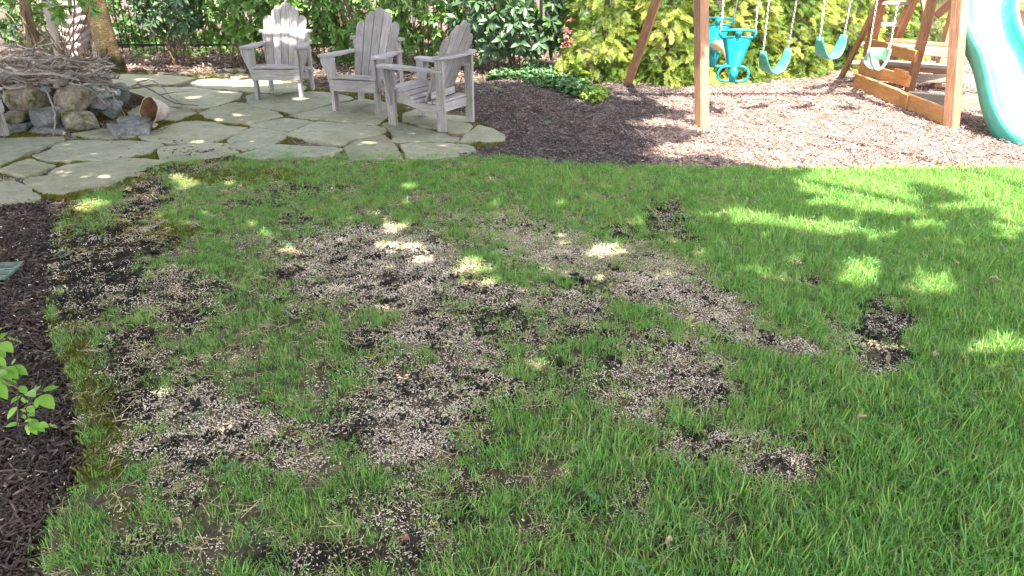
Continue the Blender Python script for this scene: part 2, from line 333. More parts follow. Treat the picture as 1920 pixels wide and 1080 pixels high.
# bare patches on the lawn: px ellipse (cx,cy,rx,ry,angle deg, bareness, seed, dark soil)
PATCH = [
 (700, 500, 150, 62, -5, 1, .8, .45), (740, 555, 90, 30, 0, .9, .8, .4), (620, 480, 70, 30, 0, .7, .6, .5), (735, 440, 55, 22, 0, .8, .5, .1), (800, 490, 60, 22, 0, .7, .4, .1),
 (1040, 470, 120, 40, 10, .75, .9, .25), (1000, 440, 80, 20, 10, .6, .6, .3), (940, 415, 120, 14, 3, .45, .6, .3), (1220, 490, 90, 25, 8, .7, .8, .25), (1130, 475, 50, 18, 0, .3, .5, .2),
 (1180, 535, 170, 30, 12, .8, .8, .4), (1300, 560, 120, 42, 20, 1, .9, .25), (1370, 605, 60, 28, 35, .9, 1, .15), (930, 560, 150, 26, 4, .75, .7, .6), (1060, 570, 90, 30, 0, .8, .7, .6),
 (1040, 620, 130, 28, 0, .6, .6, .6), (900, 600, 130, 25, 5, .6, .5, .7), (790, 632, 75, 28, 5, .95, 1, .15), (700, 635, 45, 26, 0, .8, .5, .9), (870, 650, 90, 40, 10, .8, .8, .5),
 (800, 710, 120, 50, 0, .85, .7, .6), (760, 760, 110, 60, 0, .95, .75, .65), (770, 825, 95, 45, 5, .95, .95, .3), (680, 800, 60, 35, 0, .8, .7, .6), (880, 720, 80, 60, 0, .6, .6, .6), (870, 800, 50, 40, 0, .5, .5, .5),
 (1000, 745, 90, 22, 0, .45, .5, .3), (1210, 640, 55, 26, 0, .75, .7, .6), (1300, 680, 70, 40, 10, .95, .85, .4), (1230, 725, 75, 50, 0, .95, .85, .5), (1320, 735, 60, 35, 0, .8, .8, .5), (1215, 785, 55, 28, 0, .7, .8, .3),
 (1400, 640, 60, 22, 10, .85, .7, .6), (1475, 655, 75, 20, 12, .9, .9, .15), (1550, 600, 60, 14, 30, .5, .6, .2), (1590, 640, 45, 25, 0, .5, .6, .2), (1655, 610, 50, 42, 0, 1, .55, .85), (1650, 670, 50, 35, 0, .85, .6, .6),
 (1690, 660, 30, 25, 0, .6, .3, .8),
 (175, 500, 85, 80, 0, 1, .28, 1), (240, 450, 80, 30, 0, .85, .25, 1), (150, 560, 50, 50, 0, .95, .3, 1), (300, 560, 90, 40, 0, .75, .5, .8), (340, 595, 60, 25, 10, .75, .5, .8), (330, 520, 50, 25, 0, .5, .4, .6),
 (250, 650, 60, 30, 10, .7, .5, .7), (240, 700, 35, 50, 0, .8, .4, 1), (265, 760, 50, 50, 10, .85, .5, 1), (350, 755, 80, 40, 5, .9, .9, .4), (400, 800, 110, 45, 8, .9, .85, .5), (330, 840, 90, 40, 0, .85, .8, .5),
 (570, 862, 48, 28, 0, .9, .9, .1), (480, 850, 70, 26, 0, .6, .6, .4), (490, 790, 60, 20, 10, .5, .6, .3), (600, 820, 60, 20, 0, .6, .6, .5), (330, 910, 60, 40, 0, .55, .6, .4), (370, 690, 50, 28, 0, .4, .4, .4),
 (1340, 830, 75, 24, -8, .8, .85, .4), (1290, 850, 40, 20, 0, .6, .7, .3), (1460, 880, 85, 32, 5, .85, .8, .5), (1440, 910, 50, 20, 0, .6, .6, .6), (1500, 840, 50, 16, 0, .4, .3, .6), (1190, 955, 40, 26, 0, .55, .6, .3), (1240, 1010, 40, 25, 0, .4, .4, .4),
 (760, 990, 100, 40, 5, .65, .6, .5), (690, 950, 70, 24, 0, .5, .5, .4), (610, 1055, 110, 35, 0, .75, .35, .9), (740, 1040, 60, 26, 0, .7, .6, .5), (280, 1010, 60, 30, 0, .5, .5, .3), (240, 1050, 30, 20, 0, .4, .3, .3), (870, 940, 40, 60, 0, .3, .3, .5),
 (1255, 410, 42, 30, 0, .75, .4, .8), (1270, 445, 40, 18, 0, .6, .3, .8), (1150, 435, 45, 12, 0, .6, .4, .6), (1390, 465, 40, 8, 0, .4, .4, .4), (550, 356, 60, 10, 0, .6, .3, .8), (630, 352, 30, 6, 0, .4, .3, .6),
 (275, 365, 35, 28, -30, .8, .4, .9), (235, 400, 40, 14, 0, .6, .3, .9), (480, 380, 50, 10, 0, .3, .2, .6), (330, 320, 40, 8, 0, .6, .1, 1), (400, 300, 50, 5, 0, .7, .1, 1), (1040, 955, 60, 30, 0, .2, .3, .3), (1400, 1050, 60, 20, 0, .3, .4, .4),
 (1470, 470, 40, 12, 20, .35, .4, .3), (1510, 520, 60, 16, 25, .4, .5, .3), (1180, 700, 60, 26, 0, .45, .5, .4), (1090, 690, 60, 24, 0, .35, .4, .4), (560, 420, 50, 14, 0, .3, .3, .4), (170, 440, 40, 20, 0, .5, .2, .9), (560, 590, 30, 8, 0, .3, .1, .8),
]
MOSS = [(190, 880, 45, 70, 0), (170, 760, 40, 60, 0), (150, 660, 35, 50, 0), (200, 800, 50, 40, 0), (150, 400, 50, 26, 0), (230, 345, 70, 12, -12), (120, 440, 20, 30, 0), (330, 440, 60, 20, 0), (120, 600, 25, 30, 0), (230, 960, 40, 30, 0), (450, 330, 120, 14, 0), (260, 420, 80, 20, 0)]
def ell(px, py, e):
    a = math.radians(e[4]); dx = px-e[0]; dy = py-e[1]
    u = (dx*math.cos(a)+dy*math.sin(a))/e[2]; v = (-dx*math.sin(a)+dy*math.cos(a))/e[3]
    return np.sqrt(u*u+v*v)
def lawn_maps(x, y):
    """bare, seed, dark, moss maps 0..1 at ground points"""
    px, py = PX(x, y)
    wob = (fbm(x, y, 5, 21, 4)-.5)*1.5+(fbm(x, y, 24, 31, 2)-.5)*1.1
    bare = np.zeros_like(x); seed = np.zeros_like(x); dark = np.zeros_like(x)
    for e in PATCH:
        r = ell(px, py, e)/1.17+wob*.62
        k = np.clip((1.22-r)/.60, 0, 1)
        bare = np.maximum(bare, k*e[5]); k2 = np.clip((1.35-r)/.65, 0, 1); seed = np.maximum(seed, k2*e[6]); dark = np.maximum(dark, k2*e[7])
    moss = np.zeros_like(x)
    for e in MOSS: moss = np.maximum(moss, np.clip((1.15-ell(px, py, e)-wob*.7)/.5, 0, 1))
    g = fbm(x, y, 9, 51, 3)
    thin = np.clip((g-.46)*3.6, 0, 1)*np.clip((1750-px)/600, 0, 1)*.9
    bare = np.maximum(bare, thin*.62); seed = np.maximum(seed, thin*.35)
    return bare, seed, dark, moss

# base grid
X0, X1, Y0, Y1, ST = -8.0, 8.0, 0.2, 13.0, .03
nx = int((X1-X0)/ST)+1; ny = int((Y1-Y0)/ST)+1
gx = X0+np.arange(nx)*ST; gy = Y0+np.arange(ny)*ST
GX, GY = np.meshgrid(gx, gy); GZ = hgt(GX, GY)
cx = (GX[:-1, :-1]+ST/2); cy = (GY[:-1, :-1]+ST/2)
cxw = cx+(fbm(cx, cy, 8, 61)-.5)*.08; cyw = cy+(fbm(cx, cy, 8, 71)-.5)*.08
reg = np.zeros(cx.shape, int)
reg[poly_in(cxw, cyw, MULCH)] = 4; reg[poly_in(cxw, cyw, PATIO)] = 3; reg[poly_in(cxw, cyw, BED)] = 2; reg[poly_in(cxw, cyw, LAWN)] = 1
# vertices inside the bed lie lower than the turf
bedv = poly_in(GX, GY, BED); GZ = GZ-bedv*.035
pat = poly_in(GX, GY, PATIO); GZ = np.where(pat, hgt(GX, GY)*.35-.012, GZ)
fade = np.clip(np.minimum(np.minimum(GX-X0, X1-GX), np.minimum(GY-Y0, Y1-GY))/.4, 0, 1); GZ = GZ*fade
VID = np.arange(nx*ny).reshape(ny, nx)
def region(name, k, mat, attrs=None, label=None, extra=None):
    j, i = np.nonzero(reg == k)
    q = np.stack([VID[j, i], VID[j, i+1], VID[j+1, i+1], VID[j+1, i]], 1)
    used, inv = np.unique(q, return_inverse=True); q = inv.reshape(q.shape)
    V = np.stack([GX.ravel()[used], GY.ravel()[used], GZ.ravel()[used]], 1)
    if extra is not None: V = np.vstack([V, extra[0]]); q = np.vstack([q, extra[1]+len(used)])
    me = mesh_np(name, V, q, True)
    if attrs:
        c = attrs(V[:, 0], V[:, 1]); a = me.attributes.new('maps', 'FLOAT_COLOR', 'POINT'); a.data.foreach_set('color', np.stack(c, 1).astype(np.float32).ravel())
    o = link(name, me, mat); return tag(o, label, None, None, 'structure')
def m_lawn():
    m, n, b = new_mat('lawn_soil'); at = N(n, 'ShaderNodeAttribute', attribute_name='maps'); s = N(n, 'ShaderNodeSeparateColor'); n.links.new(at.outputs['Color'], s.inputs[0])
    v, _ = coords(n, 'Object'); f = noise(n, 26, 6, v, .7); f2 = noise(n, 160, 4, v, .7)
    soil = ramp(n, f, [(.3, (.04, .032, .022)), (.5, (.11, .088, .058)), (.7, (.25, .21, .14))])
    dark = ramp(n, f2, [(.3, (.008, .007, .006)), (.6, (.03, .025, .021)), (.8, (.06, .05, .04))])
    sd_ = ramp(n, f2, [(.40, (.03, .024, .02)), (.5, (.20, .15, .105)), (.60, (.46, .36, .26))])
    moss = ramp(n, f2, [(.3, (.035, .045, .01)), (.5, (.09, .10, .02)), (.7, (.18, .18, .045))])
    nz = math_(n, 'MULTIPLY', math_(n, 'SUBTRACT', f, .5), 1.6)
    c = mix(n, math_(n, 'MINIMUM', 1, math_(n, 'MAXIMUM', 0, math_(n, 'ADD', s.outputs[2], nz))), soil, dark)
    k = N(n, 'ShaderNodeMapRange'); n.links.new(math_(n, 'ADD', s.outputs[1], nz), k.inputs[0]); k.inputs[1].default_value = .5; k.inputs[2].default_value = 1.05; k.inputs[4].default_value = .65
    c = mix(n, k.outputs[0], c, sd_)
    c = mix(n, math_(n, 'MINIMUM', 1, math_(n, 'MAXIMUM', 0, math_(n, 'ADD', at.outputs['Alpha'], nz))), c, moss)
    n.links.new(c, b.inputs['Base Color']); b.inputs['Roughness'].default_value = .95; b.inputs['Specular IOR Level'].default_value = .15
    bump(n, b, math_(n, 'ADD', f, f2), .9, .012); return m
def m_ground(name, cols, s1=12, s2=110):
    return m_noise(name, cols, s1, .95, .9, .015, .15, s2, 0)
def lawn_attr(x, y):
    b_, s_, d_, m_ = lawn_maps(x, y); return b_, s_, d_, m_
region('lawn_ground', 1, m_lawn(), lawn_attr)
region('garden_bed', 2, m_ground('dark_bed_mulch', [(.016, .011, .009), (.04, .028, .023), (.085, .062, .05)]))
region('patio_base', 3, m_ground('joint_sand', [(.06, .05, .035), (.13, .11, .08), (.24, .20, .15)]))
region('mulch_ground', 4, m_ground('chip_mulch', [(.045, .034, .031), (.11, .083, .075), (.24, .18, .16)]))
# the rest, with a ring out to the horizon
ringV = np.array([[X0, Y0, 0], [X1, Y0, 0], [X1, Y1, 0], [X0, Y1, 0], [-150, -150, 0], [150, -150, 0], [150, 150, 0], [-150, 150, 0]], float)
ringQ = np.array([[0, 4, 5, 1], [1, 5, 6, 2], [2, 6, 7, 3], [3, 7, 4, 0]])
region('ground', 0, m_ground('leaf_litter_soil', [(.03, .022, .017), (.07, .05, .04), (.17, .125, .105)], 9, 60), extra=(ringV, ringQ))

# ---------------------------------------------------------------- where the sun reaches the ground through the tree crowns
LITP = [G((1165, 158), (1400, 163), (1560, 138), (1800, 85), (2400, 60), (2400, 322), (1960, 322), (1930, 330), (1900, 345), (1750, 335), (1700, 330), (1600, 322), (1420, 318), (1370, 303), (1310, 292), (1285, 268), (1300, 256), (1270, 243), (1255, 226), (1300, 214), (1250, 205), (1190, 192), (1130, 178)),
        G((1470, 322), (2100, 322), (2100, 440), (1930, 430), (1880, 428), (1835, 395), (1790, 372), (1700, 352), (1710, 385), (1700, 400), (1650, 405), (1590, 395), (1530, 372), (1500, 350)),
        G((1560, 318), (2100, 318), (2100, 395), (1890, 392), (1850, 378), (1800, 362), (1700, 345), (1600, 340)),
        G((1360, 402), (1420, 398), (1480, 408), (1540, 418), (1600, 420), (1610, 436), (1540, 446), (1480, 440), (1400, 425))]
LITE = [(735, 425, 26, 12), (755, 460, 50, 10), (790, 487, 42, 9), (885, 505, 38, 16), (905, 530, 44, 7), (980, 543, 18, 8), (1130, 470, 35, 14), (710, 400, 17, 5), (930, 385, 17, 5), (345, 340, 30, 8),
  (165, 385, 28, 14), (435, 480, 13, 6), (455, 605, 14, 10), (990, 680, 32, 12), (1180, 420, 16, 9), (1045, 383, 14, 5), (700, 527, 22, 6), (575, 863, 26, 18), (45, 561, 26, 7), (40, 1066, 40, 22), (360, 575, 12, 9),
  (1645, 652, 24, 9), (765, 347, 22, 6), (1493, 480, 20, 18), (1608, 515, 36, 22), (1735, 538, 46, 18), (1870, 664, 55, 24), (1614, 570, 14, 7), (1895, 424, 32, 16), (1730, 425, 40, 7), (1225, 232, 55, 8), (1275, 283, 55, 12), (1790, 390, 40, 8),
  (122, 328, 14, 6), (172, 335, 15, 4), (270, 152, 18, 3.5), (365, 187, 16, 3), (375, 270, 14, 4), (452, 220, 16, 3.5), (405, 229, 10, 4), (690, 272, 13, 4), (425, 176, 14, 3), (440, 158, 75, 8), (470, 233, 9, 3), (520, 152, 45, 6),
  (365, 118, 34, 5), (280, 133, 8, 4), (230, 110, 14, 3), (300, 137, 10, 3), (60, 350, 12, 4), (90, 390, 14, 5), (10, 393, 16, 5), (745, 155, 14, 4), (815, 158, 10, 3), (860, 132, 30, 4), (1090, 190, 20, 3), (640, 445, 12, 7), (1250, 512, 10, 5), (1030, 600, 8, 3), (1210, 595, 7, 3)]
_rs = np.random.default_rng(77)
for _ in range(150):                                          # small gaps in the crowns, in loose clusters
    _c = [(760, 460, 170, 60), (980, 560, 240, 90), (350, 400, 200, 70), (350, 400, 200, 70), (180, 330, 120, 40), (1150, 450, 200, 60), (1650, 450, 200, 60), (1600, 400, 180, 40), (500, 700, 260, 150)][_rs.integers(0, 9)]
    _x, _y = _rs.normal(_c[0], _c[2]), _rs.normal(_c[1], _c[3]); _k = _rs.uniform(.35, 1.0)**1.5
    if _y > 310: LITE.append((_x, _y, 6+_k*16*(.5+_y/900), (1.2+_k*4*(_y/500))*1.25))
LITG = [(-6.15, 11.35, .36, .42), (-2.74, 9.42, .32, .14), (-5.6, 10.9, .5, .35), (-2.4, 8.55, .09, .1), (-6.4, 9.9, .5, .3)]
def lit(x, y):
    px, py = PX(x, y); L = np.zeros(x.shape, bool)
    x2 = x+(fbm(x, y, 3.2, 81)-.5)*.35; y2 = y+(fbm(x, y, 3.2, 91)-.5)*.35
    for P in LITP: L |= poly_in(x2, y2, P)
    for e in LITE:
        if e[0] > 1350 and e[1] > 330: e = (e[0], e[1], e[2]*1.25, e[3]*1.25)
        L |= (((px-e[0])/e[2])**2+((py-e[1])/e[3])**2 + (fbm(x, y, 14, 3)-.5)*.9) < 1.15
    for e in LITG: L |= (((x-e[0])/e[2])**2+((y-e[1])/e[3])**2) < 1
    back = y > np.where(x < .8, 9.9, 9.3)
    L |= back & (fbm(x, y, 3.0, 101, 3) > np.where(x < .8, .60, .30)) & (y > 9.3+np.where(x < .8, .7, 0))
    L |= (y > 12.0) & (fbm(x, y, 2, 111) > .52)
    L |= (x > .9) & (y > 9.3)
    return L
leafm = m_leaf('crown_leaf', [(.04, .07, .02), (.07, .11, .03)], .5, .3, .22, geo=True, tcol=(1, 1, .6))
def crown(name, parent, x0, x1, y0, y1, n, z0=3.9, z1=5.6):  # leaves kept only where their shadow is wanted: crown shaped to the sun patches
    s_ = math.sqrt((x1-x0)*(y1-y0)/n); a_, b_ = np.meshgrid(np.arange(x0, x1, s_), np.arange(y0, y1, s_)); gx_ = (a_.ravel()+R.uniform(-.5, .5, a_.size)*s_*1.3); gy_ = (b_.ravel()+R.uniform(-.5, .5, a_.size)*s_*1.3); keep = ~lit(gx_, gy_); gx_ = gx_[keep]; gy_ = gy_[keep]; k = len(gx_)
    z = R.uniform(z0, z1, k); c = np.stack([gx_+z*SUNV.x/SUNV.z, gy_+z*SUNV.y/SUNV.z, z], 1)
    a = R.uniform(0, 2*math.pi, k); L = R.uniform(.075, .115, k); Wd = L*.55; tl = R.normal(0, .35, (k, 2))
    u = np.stack([np.cos(a), np.sin(a), tl[:, 0]], 1); v = np.stack([-np.sin(a), np.cos(a), tl[:, 1]], 1)
    V = np.stack([c-u*L[:, None], c+v*Wd[:, None], c+u*L[:, None], c-v*Wd[:, None]], 1).reshape(-1, 3)
    o = link(name, mesh_np(name, V, np.arange(4*k).reshape(k, 4)), leafm, parent); o['kind'] = 'stuff'; return o
def shade_tree(base, cen, label, rng, spread):
    t = thing('shade_tree', label, 'tree', base); inv = Vector(base)
    rn = random.Random(rng); specs = [([Vector((0, 0, -.1)), Vector((.03, .02, 1.4)), Vector((.05, -.03, 2.9)), Vector(cen)-inv], [.2, .17, .14, .08])]
    tubes('trunk', specs, M['bark'], t, 12)
    for i in range(9):
        a = 2*math.pi*i/9; e = Vector(cen)+Vector((math.cos(a)*spread[0], math.sin(a)*spread[1], rn.uniform(-.2, .8)))-inv
        p = crooked(Vector((.04, 0, 2.6+.1*i)), e, 7, .03, rn); tubes('limb', [(p, [.07*(1-i_/9) for i_ in range(8)])], M['bark'], t, 7)
    return t
# crown leaves are given in world metres: parents of crowns keep identity offset through a matching inverse
def shift(o, base): o.location = (-base[0], -base[1], -base[2]); return o
bA = (-6.9, 8.9, 0); tA = shade_tree(bA, (-3.6, 5.0, 4.6), 'tall unseen shade tree beyond the left side of the brush pile', 1, (3.2, 3.2))
shift(crown('crown', tA, -8.2, -1.0, 1.0, 12.6, 34000), bA)
bB = (5.9, 1.0, 0); tB = shade_tree(bB, (2.2, 2.2, 4.8), 'tall unseen shade tree on the right side of the lawn', 2, (3.2, 3.2))
shift(crown('crown', tB, -1.0, 7.4, .6, 9.6, 29000), bB)
bC = (-2.2, -2.4, 0); tC = shade_tree(bC, (-.6, -.6, 4.6), 'tall unseen shade tree behind the near end of the lawn', 3, (2.5, 1.2))
shift(crown('crown', tC, -4.0, 5.5, -.8, 1.2, 6500), bC)

# ---------------------------------------------------------------- flagstones
def c1(*p): return [(x/6, 200+y/6) for x, y in p]
def c2(*p): return [(200+x/6, 120+y/6) for x, y in p]
def c3(*p): return [(400+x/6, 160+y/6) for x, y in p]
STONES = [
 c1((290, 815), (420, 790), (560, 770), (640, 700), (760, 660), (1050, 625), (1250, 600), (1500, 575), (1800, 600), (1880, 615), (1650, 680), (1500, 750), (1250, 830), (1000, 890), (850, 930), (700, 965), (520, 950), (380, 890)),
 c1((-600, 900), (0, 850), (150, 835), (280, 900), (340, 960), (450, 1000), (420, 1020), (0, 1050), (-600, 1080)),
 c1((0, 710), (150, 650), (330, 590), (420, 625), (590, 660), (450, 720), (290, 770)),
 c1((400, 540), (560, 490), (640, 430), (800, 380), (900, 375), (1200, 385), (1500, 390), (1780, 420), (1800, 440), (1650, 520), (1500, 545), (1350, 570), (1150, 600), (900, 590), (700, 605), (480, 580)),
 c1((-800, 420), (0, 360), (400, 345), (680, 340), (700, 370), (600, 390), (500, 430), (350, 480), (200, 570), (0, 650), (-800, 800)),
 c1((840, 300), (1100, 262), (1250, 240), (1640, 245), (1560, 300), (1500, 330), (1340, 315), (1250, 345), (1150, 340), (930, 320)),
 c2((490, 765), (720, 690), (860, 650), (1000, 640), (1200, 660), (1340, 700), (1550, 720), (1400, 795), (1280, 845), (1150, 880), (850, 905), (700, 885), (500, 855), (380, 810)),
 c2((600, 960), (680, 930), (830, 925), (1050, 900), (1340, 903), (1400, 950), (1450, 1000), (1200, 1050), (850, 1090), (620, 1070)),
 c3((190, 610), (300, 520), (430, 480), (560, 485), (700, 515), (820, 535), (770, 590), (660, 650), (450, 710), (330, 725), (230, 680)),
 c3((435, 442), (560, 420), (720, 385), (800, 370), (1000, 390), (1095, 405), (1040, 440), (930, 475), (860, 510), (700, 495), (550, 472), (450, 465)),
 [(377, 213), (400, 203), (442, 192), (463, 194), (493, 203), (517, 211), (525, 217), (500, 225), (480, 228), (450, 230), (420, 227), (395, 221)],
 c3((400, 172), (540, 152), (700, 135), (900, 90), (1100, 75), (1350, 90), (1550, 140), (1540, 158), (1300, 205), (1100, 265), (880, 310), (720, 268), (550, 240), (450, 215)),
 [(552, 215), (583, 208), (625, 197), (658, 191), (680, 186), (710, 190), (735, 196), (736, 210), (716, 224), (705, 234), (695, 233), (657, 228), (625, 225), (590, 223), (565, 220)],
 [(540, 252), (572, 238), (595, 228), (633, 230), (667, 233), (705, 238), (719, 241), (720, 245), (707, 251), (673, 257), (655, 261), (647, 267), (636, 270), (612, 267), (580, 260), (545, 254)],
 [(447, 291), (467, 285), (500, 277), (517, 272), (567, 276), (613, 277), (638, 279), (620, 288), (590, 293), (480, 298)],
 [(649, 276), (673, 264), (698, 258), (720, 254), (733, 268), (745, 282), (752, 294), (660, 297)],
 [(717, 232), (737, 229), (757, 231), (800, 243), (820, 247), (838, 252), (855, 257), (858, 264), (807, 264), (760, 264), (755, 257), (740, 252), (732, 243), (722, 236)],
 [(757, 213), (783, 203), (807, 205), (837, 215), (868, 217), (882, 235), (872, 248), (843, 246), (820, 240), (790, 233), (760, 227)],
 [(900, 236), (923, 242), (942, 252), (945, 263), (866, 263), (878, 250)],
 [(754, 271), (773, 268), (823, 268), (852, 270), (862, 277), (853, 284), (857, 292), (807, 296), (767, 295)],
 [(858, 270), (883, 275), (887, 280), (866, 286), (858, 284), (866, 277)],
 [(739, 258), (755, 259), (757, 265), (737, 265)],
 c2((40, 120), (250, 110), (500, 120), (700, 125), (980, 155), (870, 190), (740, 225), (480, 228), (300, 255), (100, 210)),
 [(358, 155), (375, 148), (417, 146), (470, 148), (520, 150), (560, 155), (573, 162), (561, 171), (520, 173), (475, 171), (430, 167), (385, 164), (368, 161)],
 c2((180, 310), (370, 290), (500, 268), (750, 268), (950, 265), (1100, 288), (1300, 305), (1500, 325), (1475, 380), (1400, 405), (1200, 470), (1100, 490), (950, 495), (700, 465), (450, 425), (300, 370)),
 c2((260, 545), (330, 490), (440, 440), (650, 485), (900, 530), (990, 545), (880, 585), (760, 635), (440, 610), (280, 600)),
 c3((385, 118), (460, 95), (640, 102), (700, 118), (540, 138), (400, 155)),
]
def chaikin(P, it=2):
    for _ in range(it):
        Q = []
        for i in range(len(P)):
            a, b = P[i], P[(i+1) % len(P)]; Q += [(a[0]*.8+b[0]*.2, a[1]*.8+b[1]*.2), (a[0]*.2+b[0]*.8, a[1]*.2+b[1]*.8)]
        P = Q
    return P
patio_o = bpy.data.objects['patio_base']; STG = []
def slab(name, P, th, ztop, mat, parent=None, tilt=(0, 0), rough=.012):
    """ragged-edged flat stone from a ground outline: recessed arris, cleft top"""
    cxm = sum(p[0] for p in P)/len(P); cym = sum(p[1] for p in P)/len(P)
    # resample with jitter
    Q = []
    for i in range(len(P)):
        a = P[i]; b = P[(i+1) % len(P)]; L = math.dist(a, b); k = max(1, int(L/.04))
        for s in range(k):
            t = s/k; Q.append((a[0]+(b[0]-a[0])*t+random.uniform(-1, 1)*rough*.6-cxm, a[1]+(b[1]-a[1])*t+random.uniform(-1, 1)*rough*.6-cym))
    n = len(Q); V = []; F = []
    rings = [(1.0, -th), (1.0, -.006), (.985, 0), (.7, .001), (.35, .001)]
    for s, dz in rings:
        for q in Q:
            x, y = q[0]*s, q[1]*s
            if dz == -.006: x += random.uniform(-1, 1)*.004; y += random.uniform(-1, 1)*.004
            bumpz = float(vn(x+cxm, y+cym, 9, 7)-.5)*.009 if dz > -.01 else 0
            V.append((x, y, ztop+dz+bumpz+x*tilt[0]+y*tilt[1]))
    V.append((0, 0, ztop+.001))
    for r in range(len(rings)-1):
        for i in range(n): j = (i+1) % n; F.append([r*n+i, r*n+j, (r+1)*n+j, (r+1)*n+i])
    for i in range(n): F.append([(len(rings)-1)*n+i, (len(rings)-1)*n+(i+1) % n, len(V)-1])
    o = link(name, mesh(name, V, F), mat, parent); o.location = (cxm, cym, 0); return o
for P in STONES:
    g = [tuple(U(x, y, .02)[:2]) for x, y in P]; gm_ = (sum(p[0] for p in g)/len(g), sum(p[1] for p in g)/len(g)); g = [(p[0]+(p[0]-gm_[0])/max(.05, math.dist(p, gm_))*.027, p[1]+(p[1]-gm_[1])/max(.05, math.dist(p, gm_))*.027) for p in g]
    if sum(g[i][0]*g[(i+1) % len(g)][1]-g[(i+1) % len(g)][0]*g[i][1] for i in range(len(g))) < 0: g = g[::-1]
    STG.append(g); slab('flagstone', g, .05, .020+random.uniform(-.005, .006), M['flag'], patio_o, (random.uniform(-.008, .008), random.uniform(-.008, .008)))

# ---------------------------------------------------------------- grass, seed, compost, chips, moss
def blade_mesh(name, nb, spread, hmin, hmax, wd, lean=.5, seed=0, segs=3):
    r = np.random.default_rng(seed); V = []; F = []
    for _ in range(nb):
        a = r.uniform(0, 2*math.pi); x, y = r.normal(0, spread, 2); h = r.uniform(hmin, hmax); wv = wd*r.uniform(.6, 1.2); ln = abs(r.normal(0, lean))+.1
        d = np.array([math.cos(a), math.sin(a)]); sidev = np.array([-d[1], d[0]]); tw = r.uniform(-.6, .6); sv = sidev*math.cos(tw)+d*math.sin(tw)
        b0 = len(V)
        for s in range(segs+1):
            t = s/segs; zz = h*(t-.25*ln*t*t); off = h*ln*t*t*.8; ww = wv*(1-t**1.6)*.5+.00015
            p = np.array([x, y])+d*off
            V.append((p[0]-sv[0]*ww, p[1]-sv[1]*ww, zz)); V.append((p[0]+sv[0]*ww, p[1]+sv[1]*ww, zz))
        for s in range(segs): F.append((b0+2*s, b0+2*s+1, b0+2*s+3, b0+2*s+2))
    me = mesh_np(name, np.array(V), np.array(F), True); return me
GRASSC = [(.048, .135, .026), (.095, .26, .046), (.185, .41, .08), (.13, .32, .11), (.075, .21, .042), (.23, .42, .09), (.36, .34, .16)]
M['grass'] = m_leaf('lawn_grass', GRASSC, .45, .28, .35, tone=(.38, .42, .17), tcol=(1.22, 1.3, .45))
M['mossy'] = m_leaf('patio_moss', [(.06, .075, .012), (.12, .13, .02), (.20, .19, .04)], .8, .1, .2)
tufts = [proto('grass_tuft', blade_mesh('grass_tuft', 15, .018, .022, .058, .0036, .75, s), M['grass']) for s in range(7)]
tufts += [proto('grass_tuft', blade_mesh('grass_tuft', 13, .022, .035, .085, .0042, 1.0, 100+s), M['grass']) for s in range(3)]
def in_view(x, y, mar=130):
    px, py = PX(x, y); return (px > -mar) & (px < 1920+mar) & (py < 1080+mar*1.6) & (y > .4)
def lawn_points(n):
    x = R.uniform(-4.2, 7.0, n); y = .6+(6.4-.6)*R.random(n)**1.0
    k = poly_in(x, y, LAWN) & in_view(x, y); return x[k], y[k]
x, y = lawn_points(135000)
b_, s_, d_, m_ = lawn_maps(x, y); pxx, pyy = PX(x, y)
clump = fbm(x, y, 16, 131, 2)
dens = np.clip(1-b_*1.1, 0, 1)**1.25*(.10+1.5*clump)*np.clip(1-m_*.75, .1, 1)
dens = np.where(pxx > 1350, np.maximum(dens, dens*1.3), dens)
dens = np.maximum(dens, .025)
k = R.random(len(x)) < dens; x, y = x[k], y[k]; b_ = b_[k]; m_ = m_[k]; pxx = pxx[k]; pyy = pyy[k]
n = len(x); print('tufts', n)
z = hgt(x, y)
sc = R.uniform(.65, 1.15, n)*(.62+.38*np.clip((pxx-500)/900, 0, 1)+.12*np.clip((pyy-700)/300, 0, 1))*(1-.35*np.clip(b_, 0, 1))
wv_ = (fbm(x, y, 1.3, 141, 2)-.5)
rot = np.stack([R.normal(0, .22, n)+.15*wv_, R.normal(0, .22, n), R.uniform(0, 6.283, n)], 1)
# brush direction: turf leans mostly towards +x on the right half
tone = np.clip(R.normal(.06, .14, n)+.35*np.clip(fbm(x, y, 4, 151, 3)-.5, 0, 1)*2+.3*(b_ > .4), 0, 1)
scatter('grass', np.stack([x, y, z], 1), rot, sc, tufts, tone=tone, label='green lawn grass growing unevenly around bare reseeded patches', cat='grass')

def flake_mesh(name, nf, spread, Lm, Wm, Tm, seed, zup=.004, tilt=.35, jag=True):
    r = np.random.default_rng(seed); V = []; F = []
    for _ in range(nf):
        cx_, cy_ = r.normal(0, spread, 2); L = Lm*r.uniform(.4, 1.6); W_ = Wm*r.uniform(.6, 1.4); T = Tm*r.uniform(.6, 1.3)
        e = Euler((r.normal(0, tilt), r.normal(0, tilt), r.uniform(0, 6.28))).to_matrix(); z_ = r.uniform(.3, 1)*zup; b0 = len(V)
        for sx, sy, sz in ((-1, -.6, -1), (1, -.3, -1), (1, .5, -1), (-1, .6, -1), (-.9, -.5, 1), (.85, -.3, 1), (.9, .4, 1), (-.8, .5, 1)):
            p = e @ Vector((sx*L/2*r.uniform(.8, 1.1), sy*W_*r.uniform(.7, 1.1), sz*T/2)); V.append((cx_+p.x, cy_+p.y, z_+p.z))
        for q in ((4, 5, 6, 7), (0, 1, 5, 4), (1, 2, 6, 5), (2, 3, 7, 6), (3, 0, 4, 7)): F.append([b0+i for i in q])
    return mesh_np(name, np.array(V), np.array(F))
